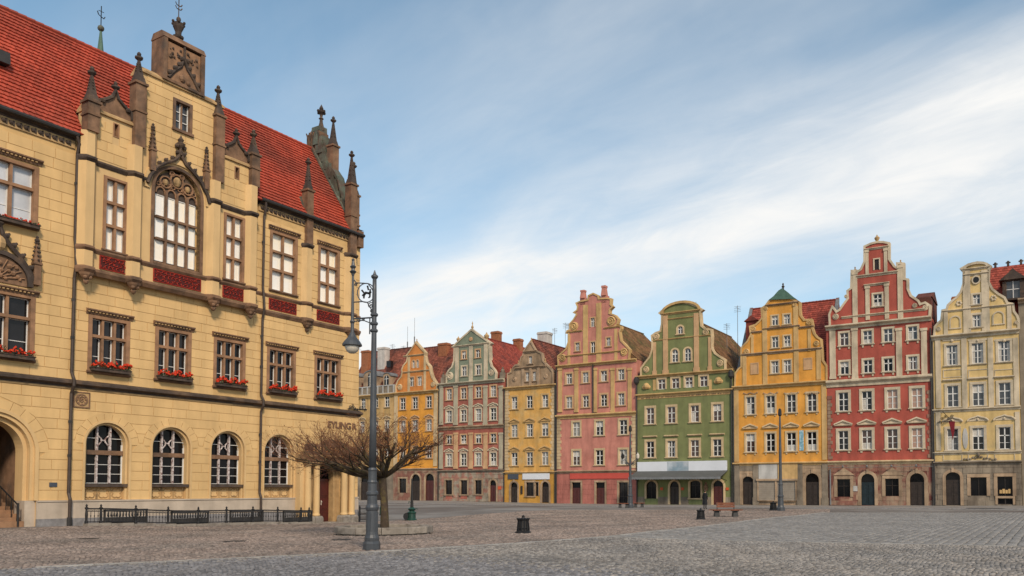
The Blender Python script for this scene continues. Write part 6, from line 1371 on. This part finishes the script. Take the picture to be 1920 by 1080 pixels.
# ------------------------------------------------------------------ tree in its ring of kerb stones
tx, ty = -7.87, 31.5; tz = gzf(tx,ty)+.1
tree = thing('bare_tree', 'low spreading pollarded tree with bare reddish twigs, behind the tall lamp post', 'tree', (tx,ty,tz))
rt = random.Random(21); wood = MB(); twg = MB(); lf = MB(); lf.c = []
def rvec(s=1.): return Vector((rt.gauss(0,s),rt.gauss(0,s),rt.gauss(0,s)))
def limb(p, d, L, r, lev):
    n = 4 if lev < 3 else 3; pts = [p]; rs = [r]; q = p.copy(); dd = d.copy()
    for i in range(n):
        lift = .03 if lev < 2 else (.06 if lev == 2 else .13)
        dd = (dd+rvec(.10 if lev < 3 else .15)+Vector((0,0,lift))).normalized()
        if q.z > 4.1: dd.z *= .3; dd.normalize()
        q = q+dd*L/n; pts.append(q.copy()); rs.append(r*(1-.55*(i+1)/n))
    (wood if lev < 3 else twg).tube(pts, rs, 7 if lev < 2 else (5 if lev == 2 else 3))
    if lev >= 4:
        for _ in range(rt.choice((0,1,2,2,3))):
            c = pts[rt.randrange(1,len(pts))]+rvec(.03); s = rt.uniform(.02,.045); a, b = rvec(1).normalized()*s, rvec(1).normalized()*s*.5
            lf.add([c-a,c+b,c+a,c-b], [(0,1,2,3)]); lf.c.append(rt.random())
        return
    k = (5,6,7,5)[min(lev,3)]
    for i in range(k):
        t = rt.uniform(.35,1.) if lev else rt.uniform(.55,1.); j = min(int(t*n),n-1); c = pts[j].lerp(pts[j+1], t*n-j)
        side = rvec(1); side -= dd*side.dot(dd); side.normalize(); nd = (dd*.85+side*rt.uniform(.45,.85)); nd.z = nd.z*.65+.12
        limb(c, nd.normalized(), L*rt.uniform(.50,.70), rs[j]*rt.uniform(.42,.6), lev+1)
wood.tube([(0,0,-.1),(.0,0,.15),(-.02,.0,.9),(-.06,0,1.6),(-.12,0,2.15)], [.25,.175,.145,.14,.155], 10)
top = Vector((-.12,0,2.1))
for i in range(9):
    a = i*PI/4.5+rt.uniform(-.2,.2); limb(top, Vector((math.cos(a)*1.0-.22,math.sin(a),rt.uniform(.22,.52))).normalized(), rt.uniform(1.9,2.3)*(1.12 if math.cos(a) < -.3 else .9), .10, 1)
for i in range(3): a = rt.uniform(0,6); limb(top, Vector((.5*math.cos(a),.5*math.sin(a),.8)).normalized(), 1.25, .07, 1)
wood.build('trunk', 'bark', tree, smooth=True); cr = twg.build('crown', 'twig', tree); lf.build('dry_leaves', 'dryleaf', cr, kind='stuff')
px_, py_ = PLANT; pz_ = gzf(px_,py_)
ring = thing('tree_ring', 'low octagonal stone kerb ring around the bare tree', 'planter', (px_,py_,pz_)); ro, ri = 1.88, 1.52; nseg = 12
for i in range(nseg):
    a0, a1 = 2*PI*i/nseg+.006+.2, 2*PI*(i+1)/nseg-.006+.2; m = MB()
    c = [(ro*math.cos(a0),ro*math.sin(a0)),(ro*math.cos(a1),ro*math.sin(a1)),(ri*math.cos(a1),ri*math.sin(a1)),(ri*math.cos(a0),ri*math.sin(a0))]; h_ = .33+random.uniform(-.008,.008)
    m.add([(x*(.94 if q < 2 else 1.),y*(.94 if q < 2 else 1.),-.2) for q, (x,y) in enumerate(c)]+[(x*(.94 if q < 2 else 1.),y*(.94 if q < 2 else 1.),.09) for q, (x,y) in enumerate(c)], [(0,1,5,4),(1,2,6,5),(3,0,4,7)]); m.add([(x,y,.09) for x,y in c]+[(x,y,h_-.03) for x,y in c]+[(x*.992,y*.992,h_) for x,y in c[:2]]+[(x*1.008,y*1.008,h_) for x,y in c[2:]], [(3,2,1,0),(0,1,5,4),(1,2,6,5),(2,3,7,6),(3,0,4,7),(4,5,9,8),(5,6,10,9),(6,7,11,10),(7,4,8,11),(8,9,10,11)]); m.build('kerb_stone', 'planter_stone', ring)
m = MB(); m.lathe(0,0,[(ri+.02,-.1),(ri+.02,.10),(1.0,.13),(.3,.17),(.01,.18)],20); m.build('soil', 'soil', ring)

# ------------------------------------------------------------------ street lamps
lx, ly, lz = ground(697,1031)
lamp = thing('lamp_post', 'tall grey cast-iron lamp post with scroll bracket, nearest in the foreground', 'street lamp', (lx,ly,lz-.02))
m = MB(); m.lathe(0,0,[(.235,0),(.235,.20),(.215,.26),(.20,.27)],8,PI/8); m.build('plinth', 'lamp_paint', lamp)
m = MB(); m.lathe(0,0,[(.20,.26),(.205,.36),(.175,.44),(.165,.52),(.155,1.10),(.175,1.14),(.185,1.2),(.165,1.26),(.14,1.30),(.135,1.52),(.165,1.56),(.165,1.62),(.13,1.66),(.125,1.86),(.14,1.90),(.12,1.95),(.12,2.2),(.13,2.24),(.105,2.30)],16); m.build('pedestal', 'lamp_paint', lamp)
for k in range(8): a = k*PI/4; MB().tube([(.158*math.cos(a),.158*math.sin(a),.55),(.152*math.cos(a),.152*math.sin(a),1.06)], .014, 4).build('flute', 'lamp_paint', lamp)
m = MB(); m.lathe(0,0,[(.105,2.28),(.095,3.5),(.075,5.6),(.06,7.3),(.055,7.62)],14); m.build('shaft', 'lamp_paint', lamp, smooth=True)
m = MB(); m.lathe(0,0,[(.05,7.6),(.10,7.66),(.10,7.70),(.05,7.74),(.03,7.80),(.01,7.86)],8); m.build('finial', 'lamp_paint', lamp)
for z in (6.55,6.3,6.1): MB().lathe(0,0,[(.085,z),(.11,z+.03),(.11,z+.06),(.085,z+.09)],10).build('collar', 'lamp_paint', lamp)
rx = -.61; m = MB(); m.tube([(rx,0,6.05),(rx,0,7.75)], [.05,.03], 8); m.lathe(rx,0,[(.035,7.7),(.05,7.76),(.10,7.82),(.05,7.86),(.045,7.9),(.09,7.96),(.05,8.0),(.035,8.12),(.045,8.16),(.01,8.2)],8); hr = m.build('hanger_rod', 'lamp_paint', lamp)
m = MB(); m.tube([(-.235+.245*math.cos(t),0,7.22+.27*math.sin(t)) for t in np.linspace(0,2*PI,28,endpoint=False)], .016, 5, True)
m.tube([(rx,0,7.62),(rx+.1,0,7.5),(-.3,0,7.49),(-.18,0,7.48),(-.05,0,7.3),(-.0,0,7.0)], .018, 5); m.tube([(rx,0,6.95),(-.35,0,6.97),(-.2,0,6.95),(-.08,0,6.75),(-.05,0,6.5)], .018, 5)
m.tube([(rx,0,6.48),(0,0,6.52)], .024, 5); m.tube([(rx,0,6.40),(-.3,0,6.44),(-.1,0,6.36),(0,0,6.28)], .016, 5); m.tube([(-.12,0,6.5),(-.12,0,6.05)], .02, 5)
for x, z, r in ((-.10,6.86,.09),(-.06,6.70,.06),(-.42,6.44,.06),(-.52,7.45,.05),(-.3,6.46,.05)): spiral(m,x,z,r,1,0,1.4,.5,.014)
m.build('scroll_bracket', 'lamp_paint', lamp)
m = MB(); m.tube([(-.33,0,7.12),(-.24,0,7.22),(-.15,0,7.20),(-.10,0,7.26)], .04, 5); m.tube([(-.36,0,7.3),(-.28,0,7.2),(-.30,0,7.06)], .025, 4); m.tube([(-.2,0,7.42),(-.17,0,7.3),(-.12,0,7.32),(-.13,0,7.1),(-.17,0,7.08)], .025, 4); m.build('bird_emblem', 'iron', lamp)
m = MB(); m.lathe(rx,0,[(.05,6.1),(.10,6.0),(.12,5.96),(.22,5.84),(.27,5.76),(.27,5.72),(.25,5.71),(.05,5.74)],16); m.lathe(rx,0,[(.05,6.35),(.075,6.4),(.05,6.46)],8); sh = m.build('lamp_shade', 'lamp_paint', lamp)
m = MB(); m.lathe(rx,0,[(.20,5.73),(.20,5.66),(.15,5.56),(.08,5.51),(.01,5.50)],16); m.build('lamp_globe', 'lamp_glass', sh, smooth=True)
def far_lamp(px, py, label, ztop, arms, sc=1.):
    x, y, z = ground(px,py); t = thing('lamp_post', label, 'street lamp', (x,y,z))
    m = MB(); m.lathe(0,0,[(.34,0),(.34,.25),(.28,.32),(.25,.45),(.22,1.1),(.26,1.16),(.26,1.24),(.19,1.32),(.17,2.1),(.21,2.16),(.16,2.24),(.14,2.5)],10); m.build('pedestal', 'lamp_paint', t)
    m = MB(); m.lathe(0,0,[(.13,2.45),(.11,5.),(.07,ztop-.6)],10); m.build('shaft', 'lamp_paint', t)
    if arms:
        m = MB(); za = 4.9
        for s in (-1,1):
            m.tube([(0,0,za-.8),(s*.35,0,za-.3),(s*.55,0,za-.1),(s*.72,0,za-.25),(s*.75,0,za-.05)], .035, 5); spiral(m,s*.3,za-.55,.2,s,0)
        br = m.build('bracket', 'lamp_paint', t)
        for s in (-1,1): q = MB(); q.lathe(s*.75,0,[(.05,za-.05),(.14,za+.05),(.17,za+.35),(.08,za+.45),(.01,za+.6)],8); q.build('lantern', 'lamp_glass' if s > 0 else 'iron', t)
    m = MB(); m.lathe(0,0,[(.07,ztop-.65),(.16,ztop-.55),(.13,ztop-.1),(.03,ztop)],8); m.build('head', 'iron', t); return t
far_lamp(1464,958,'slim dark lamp post in front of the deep yellow house',8.4,False); far_lamp(1182,952,'dark two-armed lamp post between two benches before the pink house',8.2,True)
# ------------------------------------------------------------------ litter bins
def bin_(px, py, label, sc=1.):
    x, y, z = ground(px,py); t = thing('litter_bin', label, 'bin', (x,y,z), .3, 'cast-iron litter bins on the square')
    m = MB(); m.lathe(0,0,[(.31,0),(.31,.05),(.25,.09),(.22,.11)],8); m.build('base', 'iron', t)
    m = MB(); m.lathe(0,0,[(.20,.08),(.185,.30),(.175,.52)],12); m.build('liner', 'gutter', t)
    for k in range(12):
        a = k*PI/6; c, s = math.cos(a), math.sin(a); m = MB(); m.tube([(.235*c,.235*s,.08),(.215*c,.215*s,.3),(.195*c,.195*s,.47),(.24*c,.24*s,.58)], .026, 4); m.build('slat', 'iron', t)
    m = MB(); m.tube([(.225*math.cos(q),.225*math.sin(q),.545) for q in np.linspace(0,2*PI,16,endpoint=False)], .02, 4, True); m.tube([(.222*math.cos(q),.222*math.sin(q),.2) for q in np.linspace(0,2*PI,16,endpoint=False)], .02, 4, True); m.build('hoop', 'iron', t)
    m = MB(); m.lathe(0,0,[(.17,.53),(.15,.57),(.06,.6),(.05,.63),(.07,.66),(.01,.7)],10); m.build('lid', 'iron', t); t.scale = (sc,sc,sc); return t
bin_(981,1000,'black slatted litter bin alone on the pink cobbles, nearest one'); bin_(1314,974,'black litter bin just left of the wooden bench',.92); bin_(1450,957,'black litter bin at the foot of the slim lamp by yellow house',1.15)
# ------------------------------------------------------------------ benches
def bench(px, py, label, L, back=True, rz=0.):
    x, y, z = ground(px,py); t = thing('bench', label, 'bench', (x,y,z), rz, 'wooden benches on the square')
    for s in (-1,1): m = MB(); m.frus(s*L*.27,0,0,.36,.16,.30,.12,.24); m.box(s*L*.27-.2,s*L*.27+.2,-.34,.34,.34,.40); m.build('leg', 'iron', t)
    for k in range(5): w = L/2-abs(k-2)*.12; m = MB(); m.box(-w,w,-.40+k*.162,-.40+k*.162+.145,.40,.455); m.build('seat_slat', 'bench_wood', t)
    if back:
        for s in (-1,1): m = MB(); m.tube([(s*L*.25,.05,.42),(s*L*.25,.10,.62),(s*L*.25,.16,.88)], .04, 5); m.build('back_support', 'iron', t)
        for k in range(3): m = MB(); m.box(-L*.27,L*.27,.06+k*.03,.10+k*.03,.58+k*.105,.67+k*.105); m.build('back_slat', 'bench_wood', t)
    return t
bench(1361,969,'brown wooden bench with a short backrest, alone on the square',2.1)
bench(1169,952,'backless bench left of the two-armed lamp before the pink house',1.25,False); bench(1198,951,'backless bench right of the two-armed lamp, before the green house',1.25,False)
# ------------------------------------------------------------------ green hand pump with its pole
x, y, z = ground(772,976); t = thing('street_pump', 'dark green cast-iron pump with black side drum, right of the tree', 'pump', (x,y,z))
m = MB(); m.lathe(0,0,[(.34,0),(.34,.08),(.27,.14),(.26,.45),(.30,.50),(.30,.56),(.22,.60),(.17,.66),(.24,.72),(.28,.78),(.20,.84),(.12,.90)],12); m.build('body', 'green_paint', t)
m = MB(); m.tube([(-.30,-.12,.28),(-.30,.22,.28)], .26, 12); m.build('drum', 'iron', t); m = MB(); m.lathe(0,0,[(.11,.88),(.09,1.4),(.055,2.7),(.07,2.75),(.01,2.85)],8); m.build('pole', 'iron', t)
m = MB(); m.tube([(.2,0,.76),(.36,0,.80),(.38,0,.74)], .03, 5); m.tube([(-.05,0,1.2),(-.22,0,1.28),(-.22,0,1.16)], .025, 5); m.build('spout', 'green_paint', t)
# ------------------------------------------------------------------ small bollard behind the tree, grates and dark covers
x, y, z = ground(714,966); t = thing('bollard', 'small dark bollard between lamp post and tree trunk', 'bollard', (x,y,z)); m = MB(); m.lathe(0,0,[(.10,0),(.09,.5),(.11,.55),(.10,.62),(.05,.70),(.01,.74)],10); m.build('shaft', 'green_paint', t); m = MB(); m.lathe(0,0,[(.13,0),(.13,.05),(.1,.08)],10); m.build('foot', 'iron', t)
def cover(px, py, r, label, sy=1.):
    x, y, z = ground(px,py); m = MB(); m.lathe(0,0,[(r,-.03),(r,.020),(r*.9,.024),(r*.88,.018),(.01,.018)],20); o = m.build('drain_cover', 'gutter', loc=(x,y,z+.006)); tag(o, label, 'drain cover', 'drain covers in the paving'); return o
cover(165,1011,.34,'dark drain cover in the pink cobbles, leftmost'); cover(440,1016,.34,'dark drain cover in pink cobbles between left edge and lamp'); cover(1848,953.5,1.6,'large dark round cover in the pavement before the cream house'); cover(640,1013,.34,'dark drain cover just left of the lamp post base')
# ------------------------------------------------------------------ the one person, far off before the green house
x, y, z = ground(1322,955); per = thing('person', 'person in a long black coat standing before the green house', 'person', (x,y,z), 2.6)
me = bpy.data.meshes.new('body'); J = dict(pel=(0,0,.92,.13,.11),spi=(0,.01,1.15,.14,.10),che=(0,.01,1.34,.16,.11),nec=(0,.0,1.49,.055,.055),hea=(0,-.02,1.60,.088,.10),top=(0,-.01,1.71,.07,.08),
  ls=(.17,0,1.41,.065,.06),le=(.23,.03,1.13,.05,.048),lw=(.22,-.05,.88,.036,.033),lh=(.21,-.08,.80,.034,.03),rs=(-.17,0,1.41,.065,.06),re=(-.23,.03,1.13,.05,.048),rw=(-.22,-.05,.88,.036,.033),rh=(-.21,-.08,.80,.034,.03),
  lp=(.09,0,.86,.09,.09),lk=(.10,-.01,.48,.062,.062),la=(.10,.02,.09,.045,.045),lt=(.11,-.14,.035,.042,.035),rp=(-.09,0,.86,.09,.09),rk=(-.10,.01,.48,.062,.062),ra=(-.10,.04,.09,.045,.045),rt=(-.12,-.12,.035,.042,.035))
ks = list(J); ed = [('pel','spi'),('spi','che'),('che','nec'),('nec','hea'),('hea','top'),('che','ls'),('ls','le'),('le','lw'),('lw','lh'),('che','rs'),('rs','re'),('re','rw'),('rw','rh'),('pel','lp'),('lp','lk'),('lk','la'),('la','lt'),('pel','rp'),('rp','rk'),('rk','ra'),('ra','rt')]
me.from_pydata([J[k][:3] for k in ks], [(ks.index(a),ks.index(b)) for a,b in ed], []); bo = inst('body', me, per); me.materials.append(MT['coat_black']); me.materials.append(MT['skin'])
md = bo.modifiers.new('skin','SKIN'); bo.modifiers.new('sub','SUBSURF').levels = 1; bo.modifiers['sub'].render_levels = 2
lay = me.skin_vertices[0] if len(me.skin_vertices) else None
if lay is None:
    bpy.context.view_layer.update(); lay = me.skin_vertices[0] if len(me.skin_vertices) else None
if lay:
    for i, k in enumerate(ks): lay.data[i].radius = J[k][3:]; lay.data[i].use_root = (k == 'pel')
    dg = bpy.context.evaluated_depsgraph_get(); dg.update(); m2 = bpy.data.meshes.new_from_object(bo.evaluated_get(dg)); bo.modifiers.clear(); bo.data = m2
    if len(m2.materials) < 2: m2.materials.clear(); m2.materials.append(MT['coat_black']); m2.materials.append(MT['skin'])
    for p in m2.polygons:
        c = p.center; p.material_index = 1 if (c.z > 1.47 or (c.z < .87 and abs(c.x) > .17 and c.z > .7)) else 0; p.use_smooth = True
m = MB(); m.lathe(0,.01,[(.24,.42),(.22,.7),(.185,.98),(.20,1.25),(.215,1.38),(.13,1.47),(.075,1.5)],14,0,.68); m.build('coat', 'coat_black', per)
m = MB(); m.ball(0,.015,1.66,.105,10,6,1.05); m.v = [(a,b+.015,c) for a,b,c in m.v]; m.f = [f for f in m.f if not (sum(m.v[i][1] for i in f)/len(f) < -.03 and sum(m.v[i][2] for i in f)/len(f) < 1.69)]; m.build('hair', 'hair', per)
m = MB(); m.ball(0,-.115,1.615,.018,6,4); m.ball(.035,-.1,1.645,.012,6,4); m.ball(-.035,-.1,1.645,.012,6,4); m.box(-.03,.03,-.112,-.1,1.565,1.575); m.build('face', 'skin', per)
